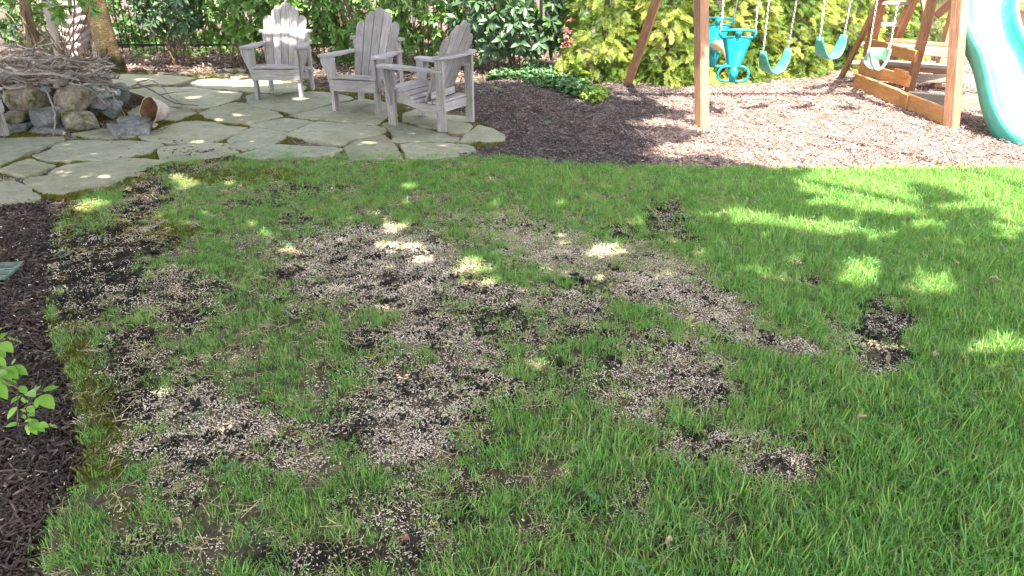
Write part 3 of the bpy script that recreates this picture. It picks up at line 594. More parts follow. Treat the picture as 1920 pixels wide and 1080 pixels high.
seedp = [proto('seed_cluster', flake_mesh('seed_cluster', 15, .019, .0060, .0026, .0015, 200+s, .006, .5), M['seed']) for s in range(6)]
x, y = lawn_points(125000); b_, s_, d_, m_ = lawn_maps(x, y)
fine = fbm(x, y, 30, 161, 2)
k = R.random(len(x)) < np.clip(s_*1.15-.12, .0, 1)*(.35+1.0*fine)*.95; x, y = x[k], y[k]; n = len(x); print('seed', n)
scatter('grass_seed', np.stack([x, y, hgt(x, y)+.001], 1), np.stack([np.zeros(n), np.zeros(n), R.uniform(0, 6.28, n)], 1), R.uniform(.6, 1.3, n), seedp, label='pale grass seed strewn over the bare patches of the lawn', cat='grass seed')
strawm = m_noise('dry_thatch', [(.20, .15, .08), (.36, .29, .17), (.52, .45, .30)], 30, .85, 0, rand=.4)
strawp = [proto('thatch', flake_mesh('thatch', 7, .03, .045, .0016, .001, 900+s, .022, .22), strawm) for s in range(5)]
x, y = lawn_points(30000); b_, s_, d_, m_ = lawn_maps(x, y); k = R.random(len(x)) < .6*(.10+.35*(b_ > .15)*(b_ < .9)+.25*(fbm(x, y, 3, 211) > .58))*np.where(PX(x, y)[0] > 1450, .35, 1); x, y = x[k], y[k]; n = len(x)
scatter('dry_thatch', np.stack([x, y, hgt(x, y)], 1), np.stack([R.normal(0, .12, n), R.normal(0, .12, n), R.uniform(0, 6.28, n)], 1), R.uniform(.6, 1.3, n), strawp, label='dry straw coloured thatch lying among the lawn grass', cat='thatch')

clodp = [proto('compost_crumbs', flake_mesh('compost_crumbs', 9, .017, .013, .0075, .008, 300+s, .006, .8), M['clod']) for s in range(5)]
x, y = lawn_points(42000); b_, s_, d_, m_ = lawn_maps(x, y); k = R.random(len(x)) < np.clip(d_*1.1-.1, 0, 1)*(.25+.9*fbm(x, y, 20, 171, 2)); x, y = x[k], y[k]
ex = [];
for cx_, cy_, rx, ry, nn in ((372, 292, 120, 14, 90), (330, 275, 80, 16, 30), (300, 262, 110, 30, 16)):
    for _ in range(nn): p = U(random.gauss(cx_, rx*.5), random.gauss(cy_, ry*.5)); ex.append((p.x, p.y))
x = np.concatenate([x, [e[0] for e in ex]]); y = np.concatenate([y, [e[1] for e in ex]]); n = len(x); print('clods', n)
zc_ = np.where(poly_in(x, y, PATIO), .026, hgt(x, y)); sc = R.uniform(.5, 1.3, n)*np.where(R.random(n) < .04, 2.0, 1)
sc[-len(ex):] *= .33
scatter('compost', np.stack([x, y, zc_], 1), np.stack([np.zeros(n), np.zeros(n), R.uniform(0, 6.28, n)], 1), sc, clodp, label='black compost crumbs spread under the seed on the lawn', cat='soil')

barkp = [proto('bark_shreds', flake_mesh('bark_shreds', 13, .03, .031, .005, .0035, 400+s, .014, .3), M['chipdark']) for s in range(6)]
x = R.uniform(-5.2, -1.0, 16000); y = R.uniform(.6, 5.3, 16000); k = poly_in(x+.02, y, BED) & in_view(x, y); x, y = x[k], y[k]; n = len(x); print('bark', n)
scatter('bark_mulch', np.stack([x, y, hgt(x, y)-.033], 1), np.stack([R.normal(0, .15, n), R.normal(0, .15, n), R.uniform(0, 6.28, n)], 1), R.uniform(.6, 1.4, n), barkp, label='dark shredded bark mulch in the bed left of the lawn', cat='mulch')
x = R.uniform(-5.2, -1.0, 2600); y = R.uniform(.6, 5.3, 2600); k = poly_in(x+.02, y, BED) & in_view(x, y); x, y = x[k], y[k]; n = len(x)
one = [proto('seed_flake', flake_mesh('seed_flake', 2, .02, .009, .003, .002, 700+s, .006, .5), M['seed']) for s in range(4)]
scatter('spilled_seed', np.stack([x, y, hgt(x, y)-.020], 1), np.stack([np.zeros(n), np.zeros(n), R.uniform(0, 6.28, n)], 1), R.uniform(.7, 1.3, n), one, label='stray pale seed scattered over the dark bark mulch', cat='grass seed')
chipp = [proto('chip_cluster', flake_mesh('chip_cluster', 15, .035, .024, .0065, .004, 500+s, .012, .3), M['chip']) for s in range(6)]
x = R.uniform(-1.5, 7.5, 38000); y = R.uniform(5.6, 12.5, 38000); k = poly_in(x, y, MULCH) & in_view(x, y) & (R.random(38000) < np.clip(1.25-(y-6)*.11, .3, 1)); x, y = x[k], y[k]; n = len(x); print('chips', n)
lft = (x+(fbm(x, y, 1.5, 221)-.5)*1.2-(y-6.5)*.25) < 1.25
M['chipmid'] = m_noise('dark_chip', [(.04, .031, .03), (.095, .075, .072), (.24, .195, .185)], 30, .85, .4, .003, rand=.6)  # darker chip colour for the left part of the mulch
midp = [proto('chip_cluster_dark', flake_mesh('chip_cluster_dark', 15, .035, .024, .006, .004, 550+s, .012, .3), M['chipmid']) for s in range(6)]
for nm, kk, pp, lb in (('wood_chips', ~lft, chipp, 'pale pinkish wood chips covering the sunny play area'), ('dark_wood_chips', lft | (R.random(n) < .08), midp, 'dark wood chips between the patio and the swings')):
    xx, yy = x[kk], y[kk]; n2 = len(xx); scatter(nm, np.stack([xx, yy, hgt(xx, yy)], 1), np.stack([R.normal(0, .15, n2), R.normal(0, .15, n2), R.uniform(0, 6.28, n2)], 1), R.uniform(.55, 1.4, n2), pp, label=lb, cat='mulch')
# litter under the shrubs
litp = [proto('litter', flake_mesh('litter', 7, .06, .055, .016, .003, 600+s, .02, .4), m_noise('dry_litter', [(.07, .045, .035), (.17, .12, .095), (.34, .26, .22)], 20, .9, .2, rand=.5)) for s in range(4)]
x = R.uniform(-8, 2, 4000); y = R.uniform(8.3, 12.9, 4000); jj = np.clip(((y-Y0)/ST).astype(int), 0, ny-2); ii = np.clip(((x-X0)/ST).astype(int), 0, nx-2); k = reg[jj, ii] == 0; x, y = x[k], y[k]; n = len(x)
scatter('leaf_litter', np.stack([x, y, hgt(x, y)*.5+.005], 1), np.stack([R.normal(0, .2, n), R.normal(0, .2, n), R.uniform(0, 6.28, n)], 1), R.uniform(.5, 1.3, n), litp, label='dry leaf litter on the soil under the shrubs', cat='leaf litter')
# moss and tiny weeds in the patio joints, moss on the thin turf edge
def moss_mesh(name, seed):
    r = np.random.default_rng(seed); V = []; F = []
    for _ in range(26):
        x_, y_ = r.normal(0, .016, 2); h = r.uniform(.005, .016); a = r.uniform(0, 6.28); w_ = r.uniform(.0015, .003); t = r.normal(0, .5, 2)*h; b0 = len(V)
        V += [(x_-w_*math.cos(a), y_-w_*math.sin(a), 0), (x_+w_*math.cos(a), y_+w_*math.sin(a), 0), (x_+t[0]+w_*.6*math.cos(a), y_+t[1]+w_*.6*math.sin(a), h), (x_+t[0]-w_*.6*math.cos(a), y_+t[1]-w_*.6*math.sin(a), h)]; F.append((b0, b0+1, b0+2, b0+3))
    return mesh_np(name, np.array(V), np.array(F))
mossp = [proto('moss_tuft', moss_mesh('moss_tuft', s), M['mossy']) for s in range(4)]
x = R.uniform(-6, .5, 60000); y = R.uniform(4.6, 10.5, 60000); k = poly_in(x, y, PATIO) & in_view(x, y)
for g in STG:
    k &= ~poly_in(x, y, g)
pq = PX(x, y); near = np.clip((430-pq[0])/200, .12, 1)*np.clip((pq[1]-150)/60, .12, 1); mm = fbm(x, y, 3, 181, 3)
k &= R.random(len(x)) < np.clip((mm-.40)*6, 0, 1)*np.clip(near+.25, 0, 1); x1, y1 = x[k], y[k]
x, y = lawn_points(40000); b_, s_, d_, m_ = lawn_maps(x, y); k = R.random(len(x)) < m_*.8*(1-.6*d_); x2, y2 = x[k], y[k]
pts = np.concatenate([np.stack([x1, y1, np.full(len(x1), .0)], 1), np.stack([x2, y2, hgt(x2, y2)], 1)]); n = len(pts); print('moss', n)
scatter('moss', pts, np.stack([np.zeros(n), np.zeros(n), R.uniform(0, 6.28, n)], 1), R.uniform(.7, 1.5, n), mossp, label='green moss in the patio joints and along the lawn edge', cat='moss')
# joint grit
gritp = [proto('grit', flake_mesh('grit', 9, .022, .012, .006, .005, 800+s, .006, .5), m_noise('joint_grit', [(.10, .08, .06), (.22, .18, .14), (.42, .37, .31)], 30, .95, .2, rand=.5)) for s in range(4)]
x = R.uniform(-6, .5, 16000); y = R.uniform(5, 10.5, 16000); k = poly_in(x, y, PATIO) & in_view(x, y)
for g in STG: k &= ~poly_in(x, y, g)
x, y = x[k], y[k]; n = len(x)
scatter('joint_debris', np.stack([x, y, np.full(n, -.006)], 1), np.stack([np.zeros(n), np.zeros(n), R.uniform(0, 6.28, n)], 1), R.uniform(.5, 1.3, n), gritp, label='grit and crumbled leaves filling the gaps between flagstones', cat='gravel')

#@@OBJECTS
# ---------------------------------------------------------------- adirondack chairs
def make_chair(label, loc, rz, group='weathered adirondack chairs'):
    t = thing('adirondack_chair', label, 'chair', loc, rz, group); W = M['chair']; hx, fy, ry = .245, -.285, .285
    for s in (-1, 1):
        board('front_leg', (s*hx, fy, 0), (s*hx, fy, .545), .088, .036, W, t, up=(1, 0, 0))
        board('rear_leg', (s*hx, ry, 0), (s*hx, ry, .655), .088, .034, W, t, up=(1, 0, 0))
        # curved bracket outside the front leg
        pl = [(.545, .02), (.545, .125), (.50, .122), (.44, .105), (.38, .080), (.32, .058), (.26, .044), (.21, .034), (.19, .02)]
        prism('arm_bracket', pl, .024, W, t, frame_m((s*hx, fy+.0, 0), (0, 0, 1), (s, 0, 0)))
        # arm: rounded plank
        pl = [(-.09, -.045), (-.075, -.068), (-.03, -.080), (.10, -.078), (.25, -.060), (.42, -.042), (.60, -.036), (.60, .036), (.42, .046), (.25, .062), (.08, .070), (-.04, .062), (-.08, .035)]
        prism('arm', pl, .026, W, t, frame_m((s*(hx+.040), fy, .5585), (-s*.055, 1, -.02), (-s, 0, 0)))
        # seat stringer with the dipped top edge
        top = [(-.03, .335), (.02, .345), (.09, .335), (.18, .295), (.27, .255), (.36, .235), (.46, .235), (.54, .245)]
        bot = [(.54, .155), (.40, .150), (.25, .185), (.10, .215), (-.03, .225)]
        prism('seat_rail', top+bot, .03, W, t, frame_m((s*.208, fy, 0), (0, 1, 0), (0, 0, 1)))
    board('front_apron', (-.262, fy-.052, .272), (.262, fy-.052, .272), .022, .115, W, t)
    board('rear_apron', (-.228, ry-.03, .205), (.228, ry-.03, .205), .024, .085, W, t)
    prof = [(-.030, .352), (.045, .357), (.117, .337), (.182, .306), (.247, .277), (.315, .256), (.452, .256), (.52, .262)]
    for i, (dy, z) in enumerate(prof):
        if i+1 < len(prof): dz = (prof[i+1][1]-z)/(prof[i+1][0]-dy)
        else: dz = 0
        tl = math.atan(dz)
        board('seat_slat', (-.258, fy+dy, z), (.258, fy+dy, z), .064 if i < 6 else .058, .022, W, t, up=(0, -math.sin(tl), math.cos(tl)))
    # back: five fanned scalloped slats on a reclined plane
    o0 = Vector((0, fy+.352, .235)); up = Vector((0, .47, 1)).normalized()
    tops = [.665, .775, .815, .775, .665]
    for i in range(5):
        k = i-2; a = math.radians(k*2.1); wb, wt = .0368, .0510; cxb = k*.0795; v1 = tops[i]
        d = Vector((math.sin(a), 0, 0))+up*math.cos(a); side = Vector((math.cos(a), 0, 0))-up*math.sin(a)
        def wd(v): return wb+(wt-wb)*v/.85
        if k == 0: crest = [(v1-.045, wd(v1)), (v1-.030, wd(v1)*.88), (v1-.012, wd(v1)*.66), (v1, wd(v1)*.30), (v1, -wd(v1)*.30), (v1-.012, -wd(v1)*.66), (v1-.030, -wd(v1)*.88), (v1-.045, -wd(v1))]
        else:
            q = [(v1-.085, 1.0), (v1-.060, .93), (v1-.045, .66), (v1-.040, .40), (v1-.018, .28), (v1-.002, .0), (v1, -.45), (v1-.006, -.80), (v1-.02, -1.0)] if abs(k) == 1 else [(v1-.07, 1.0), (v1-.035, .86), (v1-.012, .50), (v1, .05), (v1, -.45), (v1-.008, -.80), (v1-.022, -1.0)]
            s = 1 if k > 0 else -1
            crest = [(v, s*c*wd(v1)) for v, c in q]
        if k < 0: crest = crest[::-1]
        poly = [(0, wd(0))]+crest+[(0, -wd(0))]
        prism('back_slat', [(p[0], p[1]) for p in poly][::-1], .020, W, t, frame_m(o0+Vector((cxb, .0, 0)), d, side))
    # bowed back rail on top of the rear legs
    n = 12; outer = []; inner = []
    for i in range(n+1):
        u = -1+2*i/n; outer.append((u*.305, .055+.055*(1-u*u))); inner.append((u*.30, -.035+.055*(1-u*u)))
    prism('back_rail', (outer+inner[::-1])[::-1], .028, W, t, frame_m((0, ry-.005, .670), (1, 0, 0), (0, 1, 0)))
    board('lower_back_rail', (-.19, fy+.43, .31), (.19, fy+.43, .31), .022, .06, W, t)
    for s in (-1, 1):
        for (yy, zz) in ((fy, .27), (fy, .47), (ry, .20), (ry, .245)):
            v, f = tube_arrays([(s*(hx+.017), yy, zz), (s*(hx+.022), yy, zz)], [.006, .005], 8); link('bolt', mesh('bolt', v, f), M['bolt'], t)
    return t
def place(feet):
    """centre and heading from the surveyed front-left/front-right/rear feet"""
    fl, fr, rl = [U(*p) for p in feet]; x = (fr-fl); y = (rl-fl); ang = math.atan2(x.y, x.x); yy = math.atan2(y.y, y.x)-math.pi/2; a = (ang+yy)/2
    ax = Vector((math.cos(a), math.sin(a), 0)); ay = Vector((-math.sin(a), math.cos(a), 0))
    return fl+ax*.245+ay*.285, a
c, a = place([(485, 189), (569, 190), (503.5, 171)]); c.z = .02; make_chair('weathered grey adirondack chair with sun on its back, leftmost of the trio', c, a)
c, a = place([(631, 211), (711, 220), (665, 191)]); c.z = .02; make_chair('weathered grey adirondack chair in full shade between the other two', c, a)
f1, r1, r2, f2 = [U(*p) for p in ((746, 237), (830.6, 251.5), (874, 233), (792, 219.6))]
cc = (f1+r1+r2+f2)/4; a = math.atan2((r1-f1).y, (r1-f1).x)-math.pi/2; a2 = math.atan2((f1-f2).y, (f1-f2).x); cc.z = .02
a = (a+a2)/2 if abs(a-a2) < 1 else a
make_chair('weathered grey adirondack chair turned side on beside the mulch', cc, a)
p = U(-4, 284); make_chair('pale grey adirondack chair cut off by the left edge of the picture', (p.x-.54, p.y+.26, .02), math.radians(88))

# ---------------------------------------------------------------- wooden playset with slide
ps = thing('wooden_playset', 'reddish cedar swing frame and climbing tower with sea green wavy slide', 'playset', (4.3, 8.2, 0))
B0 = Vector((4.3, 8.2, 0))
def pb(name, a, b, wdt, t, mat='cedar', up=(0, 0, 1), bev=.006, label=None):
    o = board(name, Vector(a)-B0, Vector(b)-B0, wdt, t, M[mat], ps, up, bev)
    if label: o['label'] = label
    return o
def ext(a, b, z):
    a = Vector(a); b = Vector(b); k = (z-a.z)/(b.z-a.z); return a+(b-a)*k
ZB = 2.2
fA, rA = U(1316, 243), U(1176, 161); fT = U(1783, 240); rT = U(1701, 184)
apA = Vector((1.74, 7.88, ZB)); apT = Vector((4.21, 7.88, ZB))
def leg(f, ap, dy, w_, up): 
    e = Vector(ap)+Vector((0, dy, -.04)); pb('frame_leg', f-(e-f).normalized()*.05, e, w_, w_, up=up); return e
tA1 = leg(fA, apA, -.05, .10, (.40, -.92, .22)); tA2 = leg(rA, apA, .05, .095, (.8, -.5, 0))
tT1 = leg(fT, apT, -.05, .105, (.40, -.92, .2)); tT2 = leg(rT, apT, .05, .095, (.9, -.3, 0))
mA = (tA1+tA2)/2; mT = (tT1+tT2)/2; mA.z = mT.z = ZB
pb('swing_beam', mA+(mA-mT).normalized()*.25, mT+(mT-mA).normalized()*.2, .10, .15)
for q, zc in ((.78, 1.85), (.70, 1.72)):
    pass
pb('cross_brace', ext(fA, tA1, 1.75), ext(rA, tA2, 1.75), .10, .035, up=(1, 0, 0))
pb('cross_brace', ext(fT, tT1, 1.75), ext(rT, tT2, 1.75), .10, .035, up=(1, 0, 0))
# climbing side: three shaped boards in the plane of the tower side
XS = 4.33
def side_board(name, p0, p1, h, X=XS, mat='orange', t=.04, dx=0):
    a = UX(p0[0], p0[1], X); b = UX(p1[0], p1[1], X+dx); return pb(name, a, b, t, h, mat)
g0 = U(1601, 166); g1 = U(1781, 240); g0.z = .10; g1.z = .085
pb('sill_board', g0, g1, .05, .16, 'orange'); mid = g0.lerp(g1, .62); pb('sill_block', mid+Vector((-.035, .15, 0)), mid+Vector((-.035, -.02, 0)), .03, .155, 'orange')
side_board('climbing_board', (1613, 126), (1704, 153), .12); side_board('climbing_board', (1624, 80), (1718, 106), .12)
q = UX(1690, 141, XS-.02); pb('hand_block', q+Vector((0, .14, .02)), q+Vector((0, -.12, .02)), .05, .07, 'orange')
q = UX(1614, 142, XS); pb('short_post', (q.x, q.y, -.05), (q.x, q.y, UX(1613, 112, XS).z+.04), .07, .05, 'orange', up=(1, 0, 0))
# ladder behind
l0 = U(1578, 144); l1 = ext(l0, UY(1634, 31, 9.25), 1.9); pb('ladder_rail', l0, l1, .09, .04, up=(1, 0, 0))
r0 = U(1640, 146); r1_ = ext(r0, UY(1692, 33, 9.25), 1.9); pb('ladder_rail', r0, r1_, .09, .04, up=(1, 0, 0))
for k, zz in enumerate((.22, .48, .74, 1.0, 1.26)):
    pb('ladder_step', ext(l0, l1, zz), ext(r0, r1_, zz), .11, .035, 'greywood')
pb('tower_post', U(1620, 150)+Vector((0, .05, -.05)), ext(U(1620, 150), UY(1654, 0, 9.1), 2.2), .10, .10, up=(1, 0, 0))
pb('tower_post', U(1648, 142)+Vector((0, 0, -.05)), ext(U(1648, 142), UY(1711, 0, 9.6), 2.2), .09, .09, up=(1, 0, 0))
pb('tower_brace', UY(1740, 36, 8.7), UY(1724, -60, 8.9), .09, .04, up=(0, 1, 0)); pb('tower_brace', UY(1754, 30, 8.5), UY(1800, -12, 8.5), .09, .04, up=(0, 1, 0))
pb('tower_post', (UY(1822, 60, 9.6).x, 9.6, -.05), UY(1798, -120, 9.6), .10, .10, up=(1, 0, 0))
pb('tower_post', (UY(1800, 0, 9.4).x-.05, 9.4, -.05), (UY(1800, 0, 9.4).x+.0, 9.4, 2.2), .10, .10, up=(1, 0, 0))
# bench and table boards under the tower
pb('table_board', UY(1660, 74, 9.35), UY(1832, 90, 8.95), .14, .035, 'cedar'); pb('table_board', UY(1668, 84, 9.2), UY(1836, 99, 8.8), .14, .035, 'greywood')
pb('table_apron', UY(1668, 90, 9.13), UY(1836, 106, 8.73), .03, .09, 'greywood', up=(0, 0, 1))
pb('bench_board', UY(1655, 117, 9.5), UY(1806, 127, 9.2), .20, .04, 'greywood'); pb('bench_board', UY(1650, 125, 9.5), UY(1800, 135, 9.2), .03, .07, 'cedar')
pb('low_rail', UY(1622, 143, 9.6), UY(1850, 150, 8.9), .06, .095, 'greywood')
a_ = U(1700, 199); b_2 = U(1900, 215); pb('edging_timber', a_+Vector((0, .03, .07)), b_2+Vector((0, .03, .07)), .10, .16, 'greywood')
# right hand red brown wall boards of the tower
for k in range(5):
    pb('wall_board', UY(1878+k*20, -70, 7.9)+Vector((0, .02*k, 0)), UY(1905+k*22, 64-k*3, 7.9)+Vector((0, .02*k, 0)), .11, .025, 'cedar', up=(0, 1, 0))
pb('deck_edge', UY(1876, -10, 7.8), UY(2010, 2, 7.8), .05, .12, 'cedar')
# slide: one moulded channel swept along a double wave
LP = [((1838, -150), 8.15), ((1812, -60), 7.85), ((1801, 0), 7.62), ((1802, 30), 7.50), ((1812, 62), 7.38), ((1830, 95), 7.24), ((1842, 130), 7.10), ((1849, 165), 6.96), ((1858, 198), 6.82), ((1872, 228), 6.70), ((1893, 251), 6.58), ((1925, 266), 6.46), ((1965, 275), 6.36)]
left = [UY(x+(9 if y < 40 else 8), y, Y) for (x, y), Y in LP]
def catmull(P, k=5):
    out = []
    for i in range(len(P)-1):
        p0 = P[max(i-1, 0)]; p1 = P[i]; p2 = P[i+1]; p3 = P[min(i+2, len(P)-1)]
        for s in range(k):
            t = s/k; out.append(.5*((2*p1)+(p2-p0)*t+(2*p0-5*p1+4*p2-p3)*t*t+(3*p1-p0-3*p2+p3)*t**3))
    return out+[P[-1]]
left = catmull(left); SW = .50
side = Vector((1, -.05, 0)).normalized()
prof = [(-.012, -.175), (-.018, -.09), (-.016, -.02), (0, .004), (.022, .008), (.042, -.004), (.052, -.04), (.066, -.09), (.10, -.125), (.17, -.138), (.25, -.142), (.33, -.138), (.40, -.125), (.434, -.09), (.448, -.04), (.458, -.004), (.478, .008), (.50, .004), (.516, -.02), (.518, -.09), (.512, -.175), (.44, -.165), (.25, -.16), (.06, -.165)]
V = []; F = []; m_ = len(prof)
for i, p in enumerate(left):
    d = (left[min(i+1, len(left)-1)]-left[max(i-1, 0)]).normalized(); nrm = side.cross(d).normalized()
    if nrm.z < 0: nrm = -nrm
    for (u, v) in prof: V.append(p+side*u+nrm*v-B0)
for i in range(len(left)-1):
    for k in range(m_): k2 = (k+1) % m_; F.append((i*m_+k, i*m_+k2, (i+1)*m_+k2, (i+1)*m_+k))
F.append(tuple(range(m_))[::-1]); F.append(tuple((len(left)-1)*m_+k for k in range(m_)))
link('slide', mesh('slide', V, F, True), M['slide'], ps)

# ---------------------------------------------------------------- swings
def chain_mesh(name, a, b, wire=.0034, Lk=.034):
    a = Vector(a); b = Vector(b); n = int((b-a).length/(Lk*.78)); d = (b-a).normalized(); x = d.orthogonal().normalized(); y = d.cross(x); V = []; F = []
    for i in range(n):
        c = a+(b-a)*((i+.5)/n); s = x if i % 2 else y; t = y if i % 2 else x; b0 = len(V); K = 8
        for k in range(K):
            an = 2*math.pi*k/K; o = s*math.cos(an)*Lk*.27+d*math.sin(an)*Lk*.5; r_ = o.normalized()
            for (u, v) in ((1, 0), (0, 1), (-1, 0), (0, -1)): V.append(c+o+(r_*u+t*v)*wire)
        for k in range(K):
            for j in range(4): F.append((b0+k*4+j, b0+k*4+(j+1) % 4, b0+((k+1) % K)*4+(j+1) % 4, b0+((k+1) % K)*4+j))
    return mesh(name, V, F)
def sheet(name, rows, th, mat, parent, smooth=True):
    """thick sheet from rows of points"""
    n = len(rows); m = len(rows[0]); V = []; F = []
    P = [[Vector(p) for p in r] for r in rows]
    Nn = [[None]*m for _ in range(n)]
    for i in range(n):
        for j in range(m):
            a = P[min(i+1, n-1)][j]-P[max(i-1, 0)][j]; b = P[i][min(j+1, m-1)]-P[i][max(j-1, 0)]; c = a.cross(b); Nn[i][j] = c.normalized() if c.length > 1e-9 else Vector((0, 0, 1))
    for s in (-.5, .5):
        for i in range(n):
            for j in range(m): V.append(P[i][j]+Nn[i][j]*th*s)
    o = n*m
    for i in range(n-1):
        for j in range(m-1):
            F.append((i*m+j, i*m+j+1, (i+1)*m+j+1, (i+1)*m+j)); F.append((o+i*m+j, o+(i+1)*m+j, o+(i+1)*m+j+1, o+i*m+j+1))
    bd = [(0, j) for j in range(m)]+[(i, m-1) for i in range(1, n)]+[(n-1, j) for j in range(m-2, -1, -1)]+[(i, 0) for i in range(n-2, 0, -1)]
    for k in range(len(bd)):
        a = bd[k]; b = bd[(k+1) % len(bd)]; F.append((a[0]*m+a[1], o+a[0]*m+a[1], o+b[0]*m+b[1], b[0]*m+b[1]))
    return link(name, mesh(name, V, F, smooth), mat, parent)
def beam_at(x): 
    k = (x-mA.x)/(mT.x-mA.x); p = mA.lerp(mT, k); p.z = ZB-.08; return p
def sling(pl, pr, pbm, Y, rzdir, label, mat):
    """belt swing: ends at px pl, pr; lowest point pbm"""
    A = UY(*pl, Y-.10); Bp = UY(*pr, Y+.10); C = UY(*pbm, Y); o = C.copy()
    t = thing('belt_swing', label, 'swing', (o.x, o.y, o.z), 0, 'swings hanging from the cedar beam'); A -= o; Bp -= o; ax = (Bp-A); ax.z = 0; wv = Vector((-ax.y, ax.x, 0)).normalized(); rows = []
    n = 18
    for i in range(n+1):
        u = -1+2*i/n; s = math.copysign(abs(u)**.8, u); x = (A+Bp)/2+(Bp-A)/2*s*(1.0+.10*(1-u*u)*abs(u)*4*.5); z = ((A.z+Bp.z)/2)*abs(u)**2.3
        hw = .07-.035*abs(u)**4
        rows.append([Vector((x.x, x.y, z+.006*abs(v)))+wv*hw*v for v in (-1, -.5, 0, .5, 1)])
    sheet('seat', rows, .008, mat, t)
    for e in (A, Bp):
        top = beam_at(o.x)-o; top = Vector(((e.x+o.x+.0)-o.x, top.y, top.z)); 
        v, f = tube_arrays([e+Vector((0, 0, -.02)), e+Vector((0, 0, .035))], [.012, .006], 6); link('hook', mesh('hook', v, f), M['chain'], t)
        link('chain', chain_mesh('chain', e+Vector((0, 0, .03)), top), M['chain'], t)
    return t
sling((1431, 96), (1478, 92), (1450, 137), 7.88, 0, 'green belt swing seat hanging right beside the teal glider', M['sling'])
sling((1537, 72), (1583, 64), (1555, 110), 7.86, 0, 'green belt swing seat hanging third from the left of the beam', M['sling'])
# toddler bucket swing
def bucket():
    Y = 7.80; A = UY(1629, 92, Y); Bp = UY(1668, 92, Y); C = UY(1644, 130, Y); o = C; t = thing('bucket_swing', 'faded mint toddler bucket swing hanging nearest the slide', 'swing', (o.x, o.y, o.z), 0, 'swings hanging from the cedar beam')
    A = A-o; Bp = Bp-o; ax = Vector((1, .25, 0)).normalized(); wv = Vector((-.25, 1, 0)).normalized(); hw = .5*(Bp.x-A.x)+.008; H = (A.z+Bp.z)/2
    c0 = Vector(((A.x+Bp.x)/2, 0, 0))
    # back band
    rows = []
    for i in range(13):
        a = math.pi*i/12; u = -math.cos(a); dep = math.sin(a)*.12
        rows.append([c0+ax*u*hw+wv*(dep*(1-.3*v))+Vector((0, 0, H*(.42+.58*v))) for v in (0, .35, .7, 1)])
    sheet('seat_back', rows, .009, M['mint'], t)
    rows = []
    for i in range(13):
        a = math.pi*i/12; u = -math.cos(a); rows.append([c0+ax*u*hw+wv*(-math.sin(a)*.02-.035*v)+Vector((0, 0, H*(1-math.sin(a)*1.0)*1.0+.0)) for v in (0, .5, 1)])
    sheet('front_strap', rows, .009, M['mint'], t)
    rows = []
    for i in range(9):
        k = i/8; y_ = -.03+k*.15; z_ = .0+(k**2)*H*.5+.005; rows.append([c0+ax*(v*(.05+.05*k))+wv*y_+Vector((0, 0, z_)) for v in (-1, -.5, 0, .5, 1)])
    sheet('seat_pan', rows, .009, M['mint'], t)
    for e in (A, Bp):
        v, f = tube_arrays([e+Vector((0, 0, -.01)), e+Vector((0, 0, .09))], [.009, .009], 6); link('chain_sleeve', mesh('chain_sleeve', v, f), M['chair'], t)
        top = Vector((e.x, beam_at(o.x).y-o.y, ZB-.08-o.z)); link('chain', chain_mesh('chain', e+Vector((0, 0, .08)), top), M['chain'], t)
    v, f = tube_arrays([Bp+Vector((-.035, -.03, .0)), Bp+Vector((-.02, -.02, .06)), Bp+Vector((0, 0, .085))], [.004]*3, 6); link('strap', mesh('strap', v, f), M['tan'], t)
bucket()
